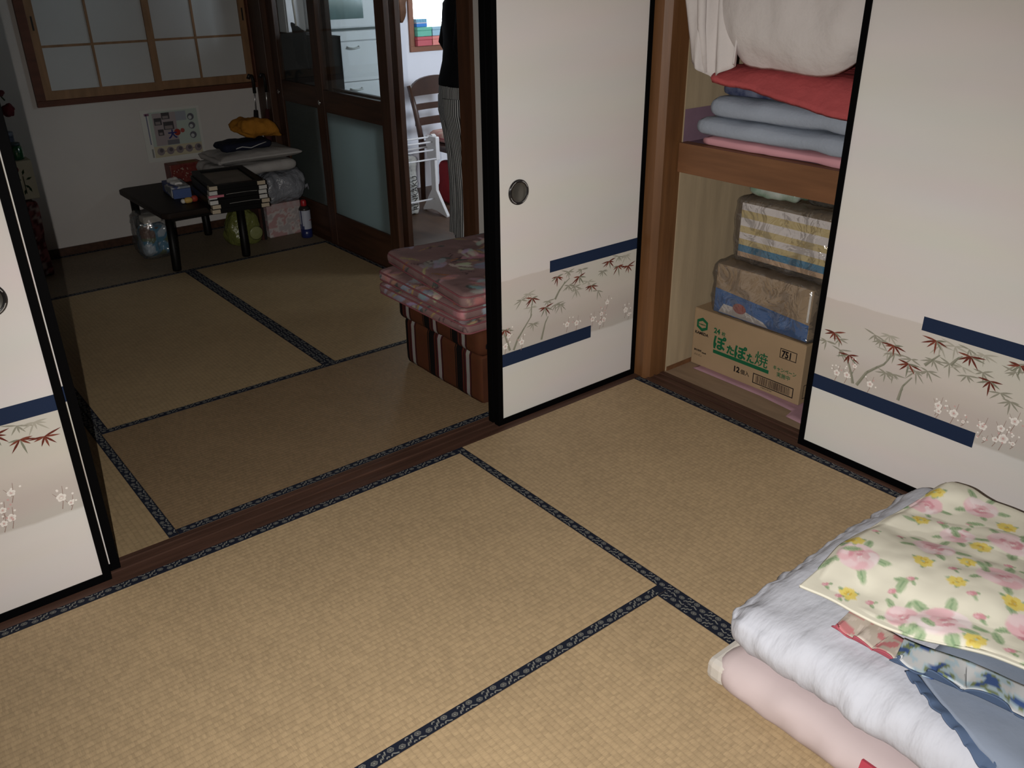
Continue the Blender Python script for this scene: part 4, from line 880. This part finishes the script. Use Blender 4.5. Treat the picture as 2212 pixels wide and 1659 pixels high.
# ------------------------------------------------------------------ low table with its things
TB = mat('black_table', (.004, .0035, .003), .45, .15)
tbl = thing('low_table', 'black low folding table with round legs by the back wall', 'table', (-.74, 2.83, .0022))
MB().prism([(-.25, -.36), (-.22, -.385), (.22, -.385), (.25, -.36), (.25, .355), (.22, .385), (-.22, .385), (-.25, .355)], .303, .3348).build('tabletop', mat('table_top', (.020, .014, .011), .5, .12, var=(4, .3)), tbl, bevel=.010)
MB().box(-.19, .19, -.32, .32, .275, .306).build('apron', TB, tbl)
for a, b in ((-1, -1), (1, -1), (-1, 1), (1, 1)): MB().tube([(a*.195, b*.295, .30), (a*.198, b*.285, .012), (a*.198, b*.285, 0)], [.021, .024, .022], 14).build('leg', TB, tbl, smooth=True)
FRB = mat('frame_black', (.003, .003, .003), .45, .12); CRM = mat('cream_foam', (.36, .30, .22), .7); WHF = mat('white_foam', (.42, .41, .39), .7)
rnd = random.Random(5); zf = .3375
for k in range(6):
    last = k == 5; hz = .023; wx, wy = (.285, .44) if not last else (.275, .435)
    lab = ['black picture frame lowest in the stack on the low table', 'black picture frame second from the bottom of the stack', 'black picture frame third from the bottom of the stack', 'black picture frame with a pink label strip, third from the top', 'black picture frame just under the top one of the stack', 'empty black picture frame lying on top of the stack'][k]
    fr = thing('picture_frame', lab, 'picture frame', (-.615+rnd.uniform(-.006, .006), 2.475+rnd.uniform(-.006, .006), zf), radians(-8+rnd.uniform(-1, 1)), 'stack of picture frames on the low table'); zf += hz+.0012
    s = MB(); b_w = .034
    for p in ((-wx/2, wx/2, -wy/2, -wy/2+b_w), (-wx/2, wx/2, wy/2-b_w, wy/2), (-wx/2, -wx/2+b_w, -wy/2+b_w, wy/2-b_w), (wx/2-b_w, wx/2, -wy/2+b_w, wy/2-b_w)): s.box(*p, 0, hz)
    s.build('moulding', FRB, fr)
    MB().box(-wx/2+b_w, wx/2-b_w, -wy/2+b_w, wy/2-b_w, .004, .010).build('backing', mat('frame_backing', (.19, .165, .14), .6, var=(9, .3)), fr)  # backing colour lightened to stand in for the glass reflecting
    if last: MB().box(-wx/2+.030, -wx/2+b_w, -wy/2+b_w, wy/2-b_w, .010, .020).build('gilt_slip', mat('gilt', (.16, .10, .05), .5), fr)
    m_ = (CRM, CRM, WHF, WHF, WHF, CRM)[k]
    for a in (-1, 1): MB().box(min(a*wx/2, a*(wx/2+.006)), max(a*wx/2, a*(wx/2+.006)), -wy/2-.004, -wy/2+.035, .002, hz-.002).box(min(a*(wx/2-.035), a*(wx/2+.006)), max(a*(wx/2-.035), a*(wx/2+.006)), -wy/2-.005, -wy/2-.0002, .002, hz-.002).build('corner_guard', m_, fr)
    if k == 3: MB().box(-wx/2-.008, -wx/2+.07, -wy/2-.0062, -wy/2-.0052, .010, .022).build('label_strip', mat('pink_label', (.42, .12, .16), .6), fr)
    if k in (1, 3): MB().tube([(-.06, -wy/2-.002, hz-.003), (.0, -wy/2-.003, hz-.001), (.06, -wy/2-.003, hz+.0), (.10, -wy/2-.002, hz-.003)], .0012, 5).build('cord', mat('grey_cord', (.25, .24, .22), .6), fr)
tsb = thing('tissue_box', 'blue and white tissue box on the low table', 'tissue box', (-.765, 2.86, .3375), radians(-6))
def tcf(p):
    n_ = fbm((p.x*16, p.y*10, p.z*22), 2, 4); return (.06, .08, .20) if n_ > .10 else ((.40, .40, .40) if n_ > -.22 else (.20, .22, .25))
soft('carton', vcmat('box_print', .6), tsb, (0, 0, .03), (.105, .225, .060), colfn=tcf, n=(16, 30, 10), r=.004, amp=0)
soft('tissue', mat('tissue_white', (.62, .61, .60), .9), tsb, (0, 0, .066), (.05, .13, .020), n=(8, 14, 6), amp=.012, freq=20)
MB().box(-.048, .048, -.128, -.113, .0, .05).build('blue_end', mat('blue_pack', (.06, .10, .25), .5), tsb)
ty_ = thing('small_toy', 'tiny yellow, red and white toy lying on the low table', 'toy', (-.795, 2.60, .3375))
soft('yellow_part', mat('toy_yellow', (.55, .36, .10), .5), ty_, (0, 0, .016), (.045, .034, .032), n=(8, 8, 6)); soft('red_part', mat('toy_red', (.30, .04, .025), .5), ty_, (.036, .006, .018), (.036, .030, .036), n=(8, 8, 6)); soft('white_part', mat('toy_white', (.6, .58, .52), .5), ty_, (-.026, .008, .013), (.026, .030, .026), n=(8, 8, 6))
rbx = thing('red_box', 'dark red patterned box under the poster at the back of the low table', 'box', (-.605, 3.160, .3375))
MB().box(-.098, .098, -.05, .05, 0, .108).build('carton', mat('red_box', (.10, .008, .007), .45, .4, var=(45, .4, (.16, .03, .02))), rbx, bevel=.006); MB().box(-.03, .07, -.035, .035, .108, .1095).build('lid_label', mat('lid_label', (.17, .08, .02), .6), rbx)
s = MB(); rnd = random.Random(2)
for _ in range(34): s.disc((rnd.uniform(-.09, .09), -.0504, rnd.uniform(.01, .085)), rnd.uniform(.002, .004), (1, 0, 0), (0, 0, 1), 6, (.36, .28, .22))
s.build('petal_print', PRINT, rbx)
# poster on the wall
ps = thing('wall_poster', 'white printed poster with photo circles on the back wall', 'poster', (-.775, YB-.004, .45))
MB().box(0, .345, 0, .0032, 0, .295).build('sheet', mat('poster_paper', (.50, .50, .47), .6), ps)
def pr(x0, x1, z0, z1, c, l): s.face([(x0, -.0002*l, z0), (x1, -.0002*l, z0), (x1, -.0002*l, z1), (x0, -.0002*l, z1)], c)
s = MB(); GRN, SND, MAU, DK = (.36, .42, .38), (.42, .38, .27), (.30, .26, .27), (.06, .055, .06)
pr(.045, .33, .085, .28, GRN, 1); pr(.045, .33, .022, .085, SND, 1); pr(.065, .20, .088, .272, MAU, 2); pr(.20, .262, .22, .272, (.26, .28, .32), 2)
for x0, x1, z0, z1 in ((.072, .115, .205, .245), (.118, .165, .235, .272), (.122, .182, .175, .22), (.085, .118, .145, .18)): pr(x0, x1, z0, z1, DK, 3); pr(x0+.006, x1-.008, z0+.004, (z0+z1)/2, (.22, .19, .19), 4)
pr(.13, .20, .088, .115, (.14, .14, .16), 3); pr(.030, .036, .10, .27, (.13, .14, .22), 2); pr(.022, .05, .262, .275, (.20, .10, .16), 2); pr(.030, .040, .025, .075, (.22, .22, .21), 2)
for k in range(5):
    x = .082+.056*k; s.disc((x, -.0006, .055), .022, (1, 0, 0), (0, 0, 1), 18, (.20, .17, .18)); s.disc((x+.004, -.0008, .060), .011, (1, 0, 0), (0, 0, 1), 12, (.09, .08, .09)); 
    if k < 4: pr(x+.02, x+.036, .053, .057, (.22, .12, .12), 2)
for z in (.235, .185, .13): s.disc((.288, -.0006, z), .020, (1, 0, 0), (0, 0, 1), 18, (.10, .10, .12)); s.disc((.284, -.0008, z-.004), .011, (1, 0, 0), (0, 0, 1), 12, (.40, .42, .42))
s.disc((.196, -.0009, .155), .019, (1, 0, 0), (0, 0, 1), 16, (.28, .035, .025)); s.disc((.228, -.0008, .162), .013, (1, 0, 0), (0, 0, 1), 12, (.30, .07, .06))
s.build('printed_pictures', PRINT, ps); text('lettering', '大', .052, mat('ink_blue', (.02, .025, .13), .6), ps, (.140, -.0014, .128), (1, 0, 0), (0, 0, 1), .002)

# things under the table and in the corner
bg1 = thing('plastic_bag', 'clear plastic bag with a blue and white packet under the low table', 'bag', (-.925, 2.905, 0))
def bcf(p):
    n_ = fbm((p.x*14, p.y*14, p.z*12), 2, 8); 
    if p.z < .012: return (.55, .52, .46)
    return (.30, .36, .42) if n_ > .22 else ((.04, .16, .26) if n_ > -.15 else ((.10, .05, .035) if p.z > .12 else (.07, .10, .05)))
soft('packet', vcmat('packet_print', .5), bg1, (0, 0, .0945), (.165, .15, .185), colfn=bcf, n=(24, 20, 24), r=.05, amp=.006)
soft('papers', mat('white_papers', (.40, .38, .34), .8), bg1, (.0, 0, .215), (.10, .09, .04), n=(8, 8, 6), r=.008, amp=.004)
soft('film', FILM, bg1, (0, 0, .127), (.205, .19, .252), n=(16, 14, 16), r=.05, amp=.014, freq=13, fn=crumple)
bg2 = thing('plastic_bag', 'yellow-green plastic bag standing under the low table', 'bag', (-.44, 2.80, 0))
soft('bag_body', mat('green_film', (.115, .125, .035), .25, .5, bump=(25, .8, .02)), bg2, (0, 0, .105), (.20, .15, .21), n=(16, 14, 16), r=.05, amp=.016, freq=12, fn=lambda p, q: Vector((p.x*(1-.30*max(0, q.z)), p.y*(1-.3*max(0, q.z)), p.z)))
MB().lathe([(.0, -.004), (.035, -.003), (.042, 0), (.03, .004)], (.045, -.080, .07), 20, 'y').build('bowl_inside', mat('pale_green', (.17, .18, .07), .3, .5), bg2, smooth=True)
bd = thing('drawing_board', 'dark board with a reddish edge leaning beside the flowered box', 'board', (-.314, 2.93, 0)); MB().box(-.007, .007, -.15, .13, 0, .198).build('board', mat('board_black', (.010, .008, .008), .5), bd); MB().box(-.024, -.0075, -.145, .13, 0, .190).build('reddish_panel', mat('board_red', (.06, .022, .014), .5, var=(20, .5)), bd)
fb = thing('flowered_box', 'pink and white flowered box on the floor by the glass door', 'box', (-.285, 2.785, 0))
def fbc(p):
    n_ = fbm((p.x*24, p.y*24, p.z*24), 2, 2); return (.33, .20, .20) if n_ > .12 else ((.40, .36, .35) if n_ > -.2 else (.30, .27, .27))
soft('carton', vcmat('box_paper', .75), fb, (.1075, .15, .1005), (.215, .30, .200), colfn=fbc, n=(26, 30, 26), r=.003, amp=0)
MB().box(-.0012, .2162, -.0012, .3012, .165, .2015).build('lid', mat('box_lid', (.36, .30, .30), .75, var=(30, .25, (.33, .2, .2))), fb)
cn = thing('spray_can', 'white and dark blue spray can with a red cap by the glass door', 'can', (-.098, 2.672, 0))
MB().lathe([(.030, 0), (.034, .003), (.034, .055)], (0, 0, 0), 28).build('lower_body', mat('can_blue', (.012, .018, .085), .3, .5), cn, smooth=True)
MB().lathe([(.034, .055), (.034, .168)], (0, 0, 0), 28, cap=False).build('label_body', mat('can_white', (.36, .38, .45), .35, .5), cn, smooth=True)
s = MB()
for a0, a1, z0, z1, c in ((200, 212, .055, .168, (.03, .03, .08)), (285, 320, .105, .110, (.22, .03, .05)), (165, 200, .055, .085, (.10, .11, .2)), (212, 228, .055, .075, (.04, .05, .12))):
    R = [[(.0344*cos(radians(a0+(a1-a0)*k/6)), .0344*sin(radians(a0+(a1-a0)*k/6)), z) for k in range(7)] for z in (z0, z1)]
    for k in range(6): s.face([R[0][k], R[0][k+1], R[1][k+1], R[1][k]], c)
s.build('label_print', PRINT, cn)
MB().lathe([(.034, .168), (.033, .176), (.022, .190), (.018, .192)], (0, 0, 0), 28).build('shoulder', mat('can_metal', (.05, .045, .045), .3, .5, metal=.6), cn, smooth=True); MB().lathe([(.017, .192), (.018, .196), (.017, .222), (.013, .228)], (0, 0, 0), 24).build('cap', mat('can_red', (.30, .012, .018), .4, .4), cn, smooth=True)
gb = thing('plastic_bag', 'stuffed grey plastic bag lying on the flowered box', 'bag', (-.175, 2.93, .2025))
soft('bag_body', mat('grey_film', (.225, .235, .265), .28, .45, var=(5, .35), bump=(16, .9, .03)), gb, (.02, -.035, .092), (.30, .30, .185), n=(26, 24, 16), r=.075, amp=.024, freq=9, seed=4, flat=True)
MB().tube([(.13, -.14, .06), (.165, -.155, .085), (.172, -.15, .055)], [.014, .010, .005], 6).build('bag_ear', mat('grey_film', (.2, .2, .25)), gb, smooth=True)
LINEN = mat('white_linen', (.36, .345, .335), .9, .1, var=(4, .15), bump=(20, .5, .012))
fu = thing('folded_futon', 'folded white futon on the grey plastic bag', 'bedding', (-.285, 2.945, .3915)); soft('folded_pad', LINEN, fu, (0, -.03, .034), (.44, .34, .067), n=(24, 20, 8), amp=.010, freq=8, flat=True); soft('hanging_edge', LINEN, fu, (-.225, .0, .035), (.10, .28, .067), n=(10, 20, 8), amp=.010, freq=10, flat=True)
pw = thing('pillow', 'white pillow with pointed corners on the folded futon', 'pillow', (-.285, 2.905, .4605))
soft('pillow_case', LINEN, pw, (0, 0, .0335), (.48, .32, .067), n=(26, 20, 8), amp=.004, freq=8, fn=lambda p, q: Vector((p.x*(1+.10*abs(q.y)**4), p.y*(1+.10*abs(q.x)**4), p.z*(1-.62*(max(abs(q.x), abs(q.y))**3))))); soft('case_flap', LINEN, pw, (-.235, -.01, .028), (.05, .30, .03), n=(8, 16, 6), amp=.008)
nc = thing('navy_garment', 'navy cloth with white piping on the pillow', 'cloth', (-.325, 2.90, .5310)); soft('cloth', mat('navy_cloth', (.010, .012, .026), .8, .15, bump=(20, .6, .01)), nc, (-.01, 0, .022), (.29, .20, .044), n=(18, 16, 8), amp=.012, freq=12, seed=2); MB().tube([(-.105, -.085, .010), (-.05, -.104, .024), (.0, -.110, .014), (.05, -.106, .026), (.10, -.098, .034)], .003, 6).build('white_piping', mat('piping_white', (.4, .4, .4), .8), nc, smooth=True)
oc = thing('orange_cloth', 'crumpled orange cloth heaped on the navy cloth', 'cloth', (-.235, 2.91, .5830)); soft('cloth', mat('orange_cloth', (.36, .155, .022), .9, .1, var=(10, .2), bump=(25, .6, .012)), oc, (0, 0, .056), (.26, .19, .112), n=(24, 20, 12), r=.05, amp=.034, freq=9, seed=6, fn=lambda p, q: Vector((p.x, p.y, p.z*(1-.5*abs(q.x)**2)-.04*max(0, q.x)**2)))
for nm, lab, x, c, z1 in (('umbrella', 'black folded umbrella with a curved handle leaning in the corner', -.165, (.008, .007, .008), .70), ('umbrella', 'dark red folded umbrella leaning against the corner post', -.090, (.040, .008, .010), .70)):
    u = thing(nm, lab, 'umbrella', (x, 3.195, 0)); dx = .03
    MB().tube([(0, 0, 0), (0, -.02, .05), (dx*.4, -.05, .30), (dx, -.09, z1)], [.004, .014, .034, .012], 10).build('canopy', mat('canopy_%s' % lab[:5], c, .8), u, smooth=True)
    MB().tube([(dx, -.09, z1-.02), (dx*1.1, -.10, .82)], .004, 8).build('shaft', mat('shaft_steel', (.5, .5, .5), .3, metal=.8), u, smooth=True)
    MB().tube([(dx*1.1, -.10, .80), (dx*1.1, -.102, .87), (dx*1.1-.008, -.106, .90), (dx*1.1-.024, -.110, .905), (dx*1.1-.034, -.112, .885)], .010, 8).build('handle', mat('handle_black', (.010, .009, .009), .4), u, smooth=True)

# ------------------------------------------------------------------ things behind the left paper doors
st_ = thing('covered_stand', 'stand covered with dark red patterned cloth behind the left paper door', 'stand', (-1.62, 3.04, 0))
def rcf(p):
    n_ = fbm((p.x*34, p.y*34, p.z*34), 2, 3); return (.16, .055, .055) if n_ > .15 else ((.22, .16, .15) if n_ < -.28 else (.05, .010, .012))
soft('cloth_cover', vcmat('red_print_cloth', .85), st_, (0, 0, .20), (.30, .26, .399), colfn=rcf, n=(26, 24, 34), r=.012, amp=.010, freq=9); MB().box(-.13, .13, -.11, .11, .399, .404).build('top_board', DWOOD, st_)
rsb = thing('rose_paper_bag', 'cream paper bag with red roses on the covered stand', 'bag', (-1.585, 3.0, .4110))
CRP = mat('cream_paper', (.50, .46, .35), .7, .15, var=(4, .1)); MB().box(-.14, .14, -.07, .09, 0, .195).build('bag_body', CRP, rsb, bevel=.002)
s = MB(); X_, Z_ = (1, 0, 0), (0, 0, 1); RS, LF = (.10, .006, .010), (.020, .045, .018)
s.disc((.062, -.0706, .155), .012, X_, Z_, 8, RS, 1.4); s.disc((.035, -.0706, .070), .026, X_, Z_, 10, RS, 1.1)
for x, z, a in ((.085, .125, 70), (.075, .10, 150), (.095, .10, 20), (.085, .075, -40), (.07, .075, 200), (.10, .065, -70), (.085, .055, -110)):
    d = Vector((cos(radians(a)), 0, sin(radians(a)))); q = Vector((-d.z, 0, d.x)); p = Vector((x, -.0706, z)); s.face([p, p+d*.015+q*.006, p+d*.032, p+d*.015-q*.006], LF)
s.build('rose_print', PRINT, rsb); MB().tube([(.085, -.071, .03), (.085, -.072, .12)], .0015, 5).build('stem_print', mat('stem_green', (.02, .045, .018)), rsb)
jr = thing('glass_jar', 'green glass jar on the rose paper bag', 'jar', (-1.495, 2.985, .6065)); MB().lathe([(.030, 0), (.034, .004), (.034, .062), (.028, .070)], (0, 0, 0), 24).build('jar_body', mat('green_glass', (.006, .085, .035), .12, .6, coat=.6), jr, smooth=True); MB().lathe([(.029, .070), (.029, .082), (.026, .084)], (0, 0, 0), 24).build('jar_lid', mat('jar_lid', (.03, .05, .06), .4), jr, smooth=True)
cu2 = thing('patterned_tin', 'dark blue patterned tin behind the green jar', 'tin', (-1.515, 3.060, .6065)); MB().lathe([(.038, 0), (.040, .003), (.040, .105)], (0, 0, 0), 24).build('tin_body', mat('tin_blue', (.02, .035, .075), .5, .3, var=(60, .5, (.12, .14, .19))), cu2, smooth=True); MB().lathe([(.041, .105), (.041, .128), (.037, .130)], (0, 0, 0), 24).build('tin_lid', mat('tin_blue2', (.025, .045, .09), .5, var=(60, .5, (.14, .16, .2))), cu2, smooth=True)
fw_ = thing('red_flower', 'red artificial flower drooping above the patterned tin', 'flower', (-1.60, 3.0, .6065))
MB().lathe([(.022, 0), (.026, .03), (.018, .07), (.020, .09)], (0, 0, 0), 18).build('vase', mat('vase_grey', (.12, .12, .11), .4), fw_, smooth=True); MB().tube([(0, 0, .08), (.01, 0, .25), (.05, -.01, .33), (.09, -.02, .33), (.115, -.02, .29)], .004, 6).build('stem', mat('stem_green', (.02, .045, .018)), fw_, smooth=True)
soft('bloom', mat('petal_red', (.13, .010, .018), .7, var=(30, .5)), fw_, (.122, -.02, .245), (.05, .05, .07), n=(10, 10, 10), amp=.012, freq=28); soft('petals', mat('petal_dark', (.09, .018, .025), .7), fw_, (.085, -.02, .325), (.07, .05, .04), n=(10, 8, 8), amp=.012, freq=24)

# ------------------------------------------------------------------ futon in the foreground
FUT = mat('futon_white', (.53, .55, .62), .85, .15, var=(3, .05), bump=(5, .55, .03), stretch=(1.2, 3.2, 1.2))
pm_ = thing('pink_mattress', 'pale pink thin mattress under the white futon', 'mattress', (-.6350, -2.2, .0020))
def wrink(k, s_):
    def f(p, q):
        e_ = max(0, -q.x)**6; d = fbm((p.x*5, p.y*15, p.z*10), 3, s_)
        e2 = max(0, q.y)**10
        return p+Vector((-k*d*e_, k*e2*fbm((p.x*15, p.y*5, p.z*10), 3, s_+1), k*.5*d*e_))
    return f
soft('mattress_body', mat('mattress_pink', (.52, .435, .44), .85, .15, var=(3, .06)), pm_, (-.005, 0, .046), (.87, 1.93, .090), n=(36, 90, 8), amp=.004, freq=6, fn=wrink(.010, 3))
MB().box(-.440, -.30, .925, .975, .020, .075).build('pointed_corner', mat('corner_cloth', (.55, .52, .48), .85), pm_, bevel=.015)
MB().obox((-.437, .575, .068), (.008, .05, .040), Matrix.Rotation(.3, 3, 'Y')).build('red_label', mat('label_red', (.42, .05, .08), .7), pm_)
ft = thing('white_futon', 'thick white futon spread on the floor in the foreground', 'futon', (-.6225, -2.2, .0985))
def ffn(p, q):
    p = wrink(.009, 5)(p, q)
    # quilting dents along the far edge, gathers along the left side
    g = max(0, -q.x)**8; p.x += .006*g*fbm((p.y*30, p.z*6, 1), 2); p.z += .005*g*fbm((p.y*34, p.x*8, 5), 2); p.z += .003*fbm((p.x*5, p.y*5, 0), 3, 2)*max(0, q.z)
    h_ = max(0, q.y)**8; p.y += .006*h_*fbm((p.x*30, p.z*6, 4), 2)
    p.z -= .02*max(0, q.y)**6*max(0, q.z)
    return p
soft('quilt_body', FUT, ft, (0, 0, .062), (.84, 1.96, .124), n=(70, 150, 12), amp=.006, freq=5, fn=ffn)
# blue ruffled blanket
BLU_ = mat('blue_cotton', (.24, .285, .37), .85, .15, var=(4, .08), bump=(50, .2, .004)); BLD = mat('blue_trim', (.075, .115, .20), .8); 
from mathutils.bvhtree import BVHTree
_fm = ft.children[0].data; _bv = BVHTree.FromPolygons([v.co+ft.location for v in _fm.vertices], [tuple(p.vertices) for p in _fm.polygons])
def ztop(x, y):  # upper face of the futon
    x = min(max(x, -1.030), -.230); y = min(y, -1.235)
    h_ = _bv.ray_cast(Vector((x, y, 1.0)), Vector((0, 0, -1)))[0]
    return (h_.z if h_ else .15)+.003
bb = thing('blue_blanket', 'blue blanket with ruffled edges under the flowered blanket', 'blanket', (0, 0, 0))
def bfn(u, v):
    y_ = -1.60-.75*v; edge = -.925-.10*min(1, v*3)-.02*sin(v*9); x_ = edge+.24*u
    return Vector((x_, y_, ztop(x_, y_)+.007+.002*fbm((x_*7, y_*7, 1), 2)))
V_, F_ = sheet_geo(30, 40, bfn, .005); np_mesh('blanket_sheet', V_, F_, BLU_, bb)
def ruffle(name, m, path, wdt, parent, amp=.010, freq=60, up=.004, C=None):
    """gathered strip along a path of (x,y); outer edge waves"""
    def fn(u, v):
        f = v*(len(path)-1); i = min(int(f), len(path)-2); t_ = f-i; a, b = Vector(path[i]), Vector(path[i+1]); p = a.lerp(b, t_); d = (b-a).normalized(); nn = Vector((-d.y, d.x))
        q = p+nn*wdt*u+d*amp*.5*u*sin(v*freq*1.3+1)
        return Vector((q.x, q.y, ztop(q.x, q.y)+up+.006+amp*u*(.55+.5*sin(v*freq))))
    V, F = sheet_geo(10, 120, fn, .003)
    return np_mesh(name, V, F, m, parent, C=None if C is None else np.array([C(p) for p in V]))
ruffle('ruffle_trim', BLD, [(-.93, -1.60), (-.975, -1.68), (-1.01, -1.78), (-1.025, -1.90), (-1.03, -2.2)], -.022, bb, .008, 70)
def blufl(p):
    n_ = fbm((p.x*26, p.y*26, 0), 2, 5); return (.055, .105, .28) if n_ > .30 else ((.20, .25, .12) if n_ > .17 else ((.42, .54, .62) if n_ > -.1 else (.56, .58, .60)))
fr_ = ruffle('flowered_ruffle', vcmat('blue_flower_print', .85), [(-.865, -1.545), (-.855, -1.60), (-.835, -1.66), (-.82, -1.74), (-.80, -1.85), (-.79, -2.0)], -.088, bb, .020, 26, .010, blufl)
ruffle('blue_binding', BLD, [(-.950, -1.560), (-.942, -1.61), (-.922, -1.675), (-.905, -1.76), (-.887, -1.86), (-.876, -2.0)], -.005, bb, .020, 26, .014)
pr_ = thing('pink_ruffled_sheet', 'sheet edge with a pink bound ruffle peeking from under the flowered blanket', 'sheet', (0, 0, 0))
def pkfl(p):
    n_ = fbm((p.x*28, p.y*28, 0), 2, 9); return (.52, .20, .21) if n_ > .25 else ((.50, .44, .38) if n_ > -.2 else (.60, .53, .47))
ruffle('ruffle', vcmat('pink_flower_print', .85), [(-.865, -1.425), (-.862, -1.47), (-.86, -1.52), (-.862, -1.575)], -.078, pr_, .012, 17, .004, pkfl); ruffle('pink_binding', mat('pink_binding', (.42, .09, .12), .8), [(-.941, -1.428), (-.939, -1.47), (-.937, -1.52), (-.938, -1.572)], -.0040, pr_, .012, 17, .006)
# flowered blanket
BW, BH = .645, 1.0; cv = Canvas(BW, BH, 500, lin('#e3e0d0')); r_ = random.Random(21)
PK1, PK2, PK3, PK0 = lin('#ead2d6'), lin('#e3b9c0'), lin('#d596a2'), lin('#efe2e4'); GR1, GR2 = lin('#9db48f'), lin('#7f9c78'); YE1, YE2 = lin('#e3cf6e'), lin('#cfae4a')
def leafp(x, y, a, ln): cv.ell(x+cos(a)*ln*.5, y+sin(a)*ln*.5, ln*.55, ln*.24, a, GR1, .9); cv.ell(x+cos(a)*ln*.5, y+sin(a)*ln*.5, ln*.5, ln*.05, a, GR2, .8)
def rose(x, y, R):
    for k in range(5): leafp(x+cos(k*1.3)*R*.6, y+sin(k*1.3)*R*.6, k*1.3+r_.uniform(-.3, .3), R*r_.uniform(.7, 1.0))
    for k in range(9): a = k*.7+r_.uniform(-.2, .2); cv.ell(x+cos(a)*R*.55, y+sin(a)*R*.55, R*.52, R*.38, a+1.57, r_.choice((PK1, PK0, PK1, PK2)), .92)
    for k in range(6): a = k*1.05+.4; cv.ell(x+cos(a)*R*.32, y+sin(a)*R*.32, R*.34, R*.13, a+1.57, r_.choice((PK2, PK1, PK3)), .85)
    cv.ell(x, y, R*.30, R*.24, .5, PK2, .9); cv.ell(x+R*.05, y, R*.17, R*.12, .9, PK3, .9); cv.ell(x-R*.1, y+R*.1, R*.15, R*.05, .3, PK0, .9)
def yel(x, y, R):
    for k in range(3): leafp(x, y, k*2.1+.7, R*1.1)
    for k in range(7): a = k*.9; cv.ell(x+cos(a)*R*.5, y+sin(a)*R*.5, R*.40, R*.34, a, YE1, .95)
    for k in range(5): cv.ell(x+r_.uniform(-.4, .4)*R, y+r_.uniform(-.4, .4)*R, R*.16, R*.12, 0, YE2, .9)
def bud(x, y, R): 
    leafp(x, y, 2.3, R*1.6); leafp(x, y, .9, R*1.3); cv.ell(x, y, R*.8, R*.6, .8, PK3, .95); cv.ell(x-R*.2, y-R*.2, R*.4, R*.3, .8, PK2, .9)
# canvas x: from the left edge of the blanket to the right, y: from the far edge towards the viewer
for x, y, R in ((.150, .055, .050), (.048, .205, .036), (.062, .275, .054), (.315, .150, .050), (.425, .150, .042), (.475, .245, .054), (.285, .300, .052), (.500, .030, .042), (.585, .120, .045), (.40, .36, .05), (.58, .32, .05), (.15, .40, .05), (.05, .48, .05), (.30, .46, .05), (.50, .48, .05), (.20, .57, .05), (.40, .62, .05), (.60, .58, .05), (.06, .68, .05), (.28, .72, .05), (.50, .75, .05), (.15, .85, .05), (.38, .88, .05), (.58, .90, .05)): rose(x, y, R)
for x, y, R in ((.200, .020, .024), (.040, .092, .024), (.225, .166, .026), (.400, .213, .026), (.195, .248, .022), (.205, .350, .028), (.555, .020, .024), (.425, .060, .024), (.300, .228, .022), (.030, .340, .024), (.55, .20, .026), (.35, .42, .026), (.10, .56, .026), (.45, .55, .026), (.62, .44, .026), (.33, .66, .026), (.12, .76, .026), (.44, .82, .026)): yel(x, y, R)
for x, y, R in ((.038, .040, .012), (.020, .080, .012), (.050, .138, .013), (.280, .028, .011), (.310, .072, .012), (.105, .160, .013), (.150, .175, .012), (.450, .095, .012), (.500, .140, .012), (.365, .285, .013), (.120, .318, .015), (.170, .285, .013), (.040, .396, .016), (.110, .398, .015), (.240, .222, .013)): bud(x, y, R)
for _ in range(40): leafp(r_.uniform(.01, BW), r_.uniform(.01, BH), r_.uniform(0, 6.28), r_.uniform(.03, .05))
for _ in range(50): bud(r_.uniform(.01, BW), r_.uniform(.35, BH), r_.uniform(.007, .013))
fbk = thing('flowered_blanket', 'cream blanket with pink roses and yellow flowers folded over the futon', 'blanket', (0, 0, 0))
def ffb(u, v):
    x_ = -.895+BW*u; y_ = -1.308-BH*v
    b_ = ztop(x_, y_)+.030
    b_ += .022*max(0, sin(x_*9+y_*3+5.8))*(.4+.6*sin(min(1, (u)*3)*pi/2))+.016*fbm((x_*5, y_*6, 3), 3)
    b_ += .016*math.exp(-((u-.90)/.08)**2)*(sin(y_*23+1.2))
    ed = max(0, 1-u/.03); ev = max(0, 1-v/.02); b_ -= .014*(ed+ev)
    k_ = min(1, max(0, (-1.42-y_)/.36)); x_ += .105*k_*k_*(3-2*k_)*(1-u)**1.5
    x_ += .010*sin(y_*17)*(1-u)*.6; y_ += .010*sin(x_*8)*(1-v)
    return Vector((x_, y_, max(b_, ztop(x_, y_)+.026)))
nu, nv = 190, 290
V_, F_ = sheet_geo(nu, nv, ffb, .006)
Cc = np.array([cv.at(i/nu*BW, j/nv*BH) for i in range(nu+1) for j in range(nv+1)]); Cc = np.concatenate([Cc, Cc])
np_mesh('blanket_cloth', V_, F_, vcmat('rose_print', .9, .1), fbk, C=Cc)
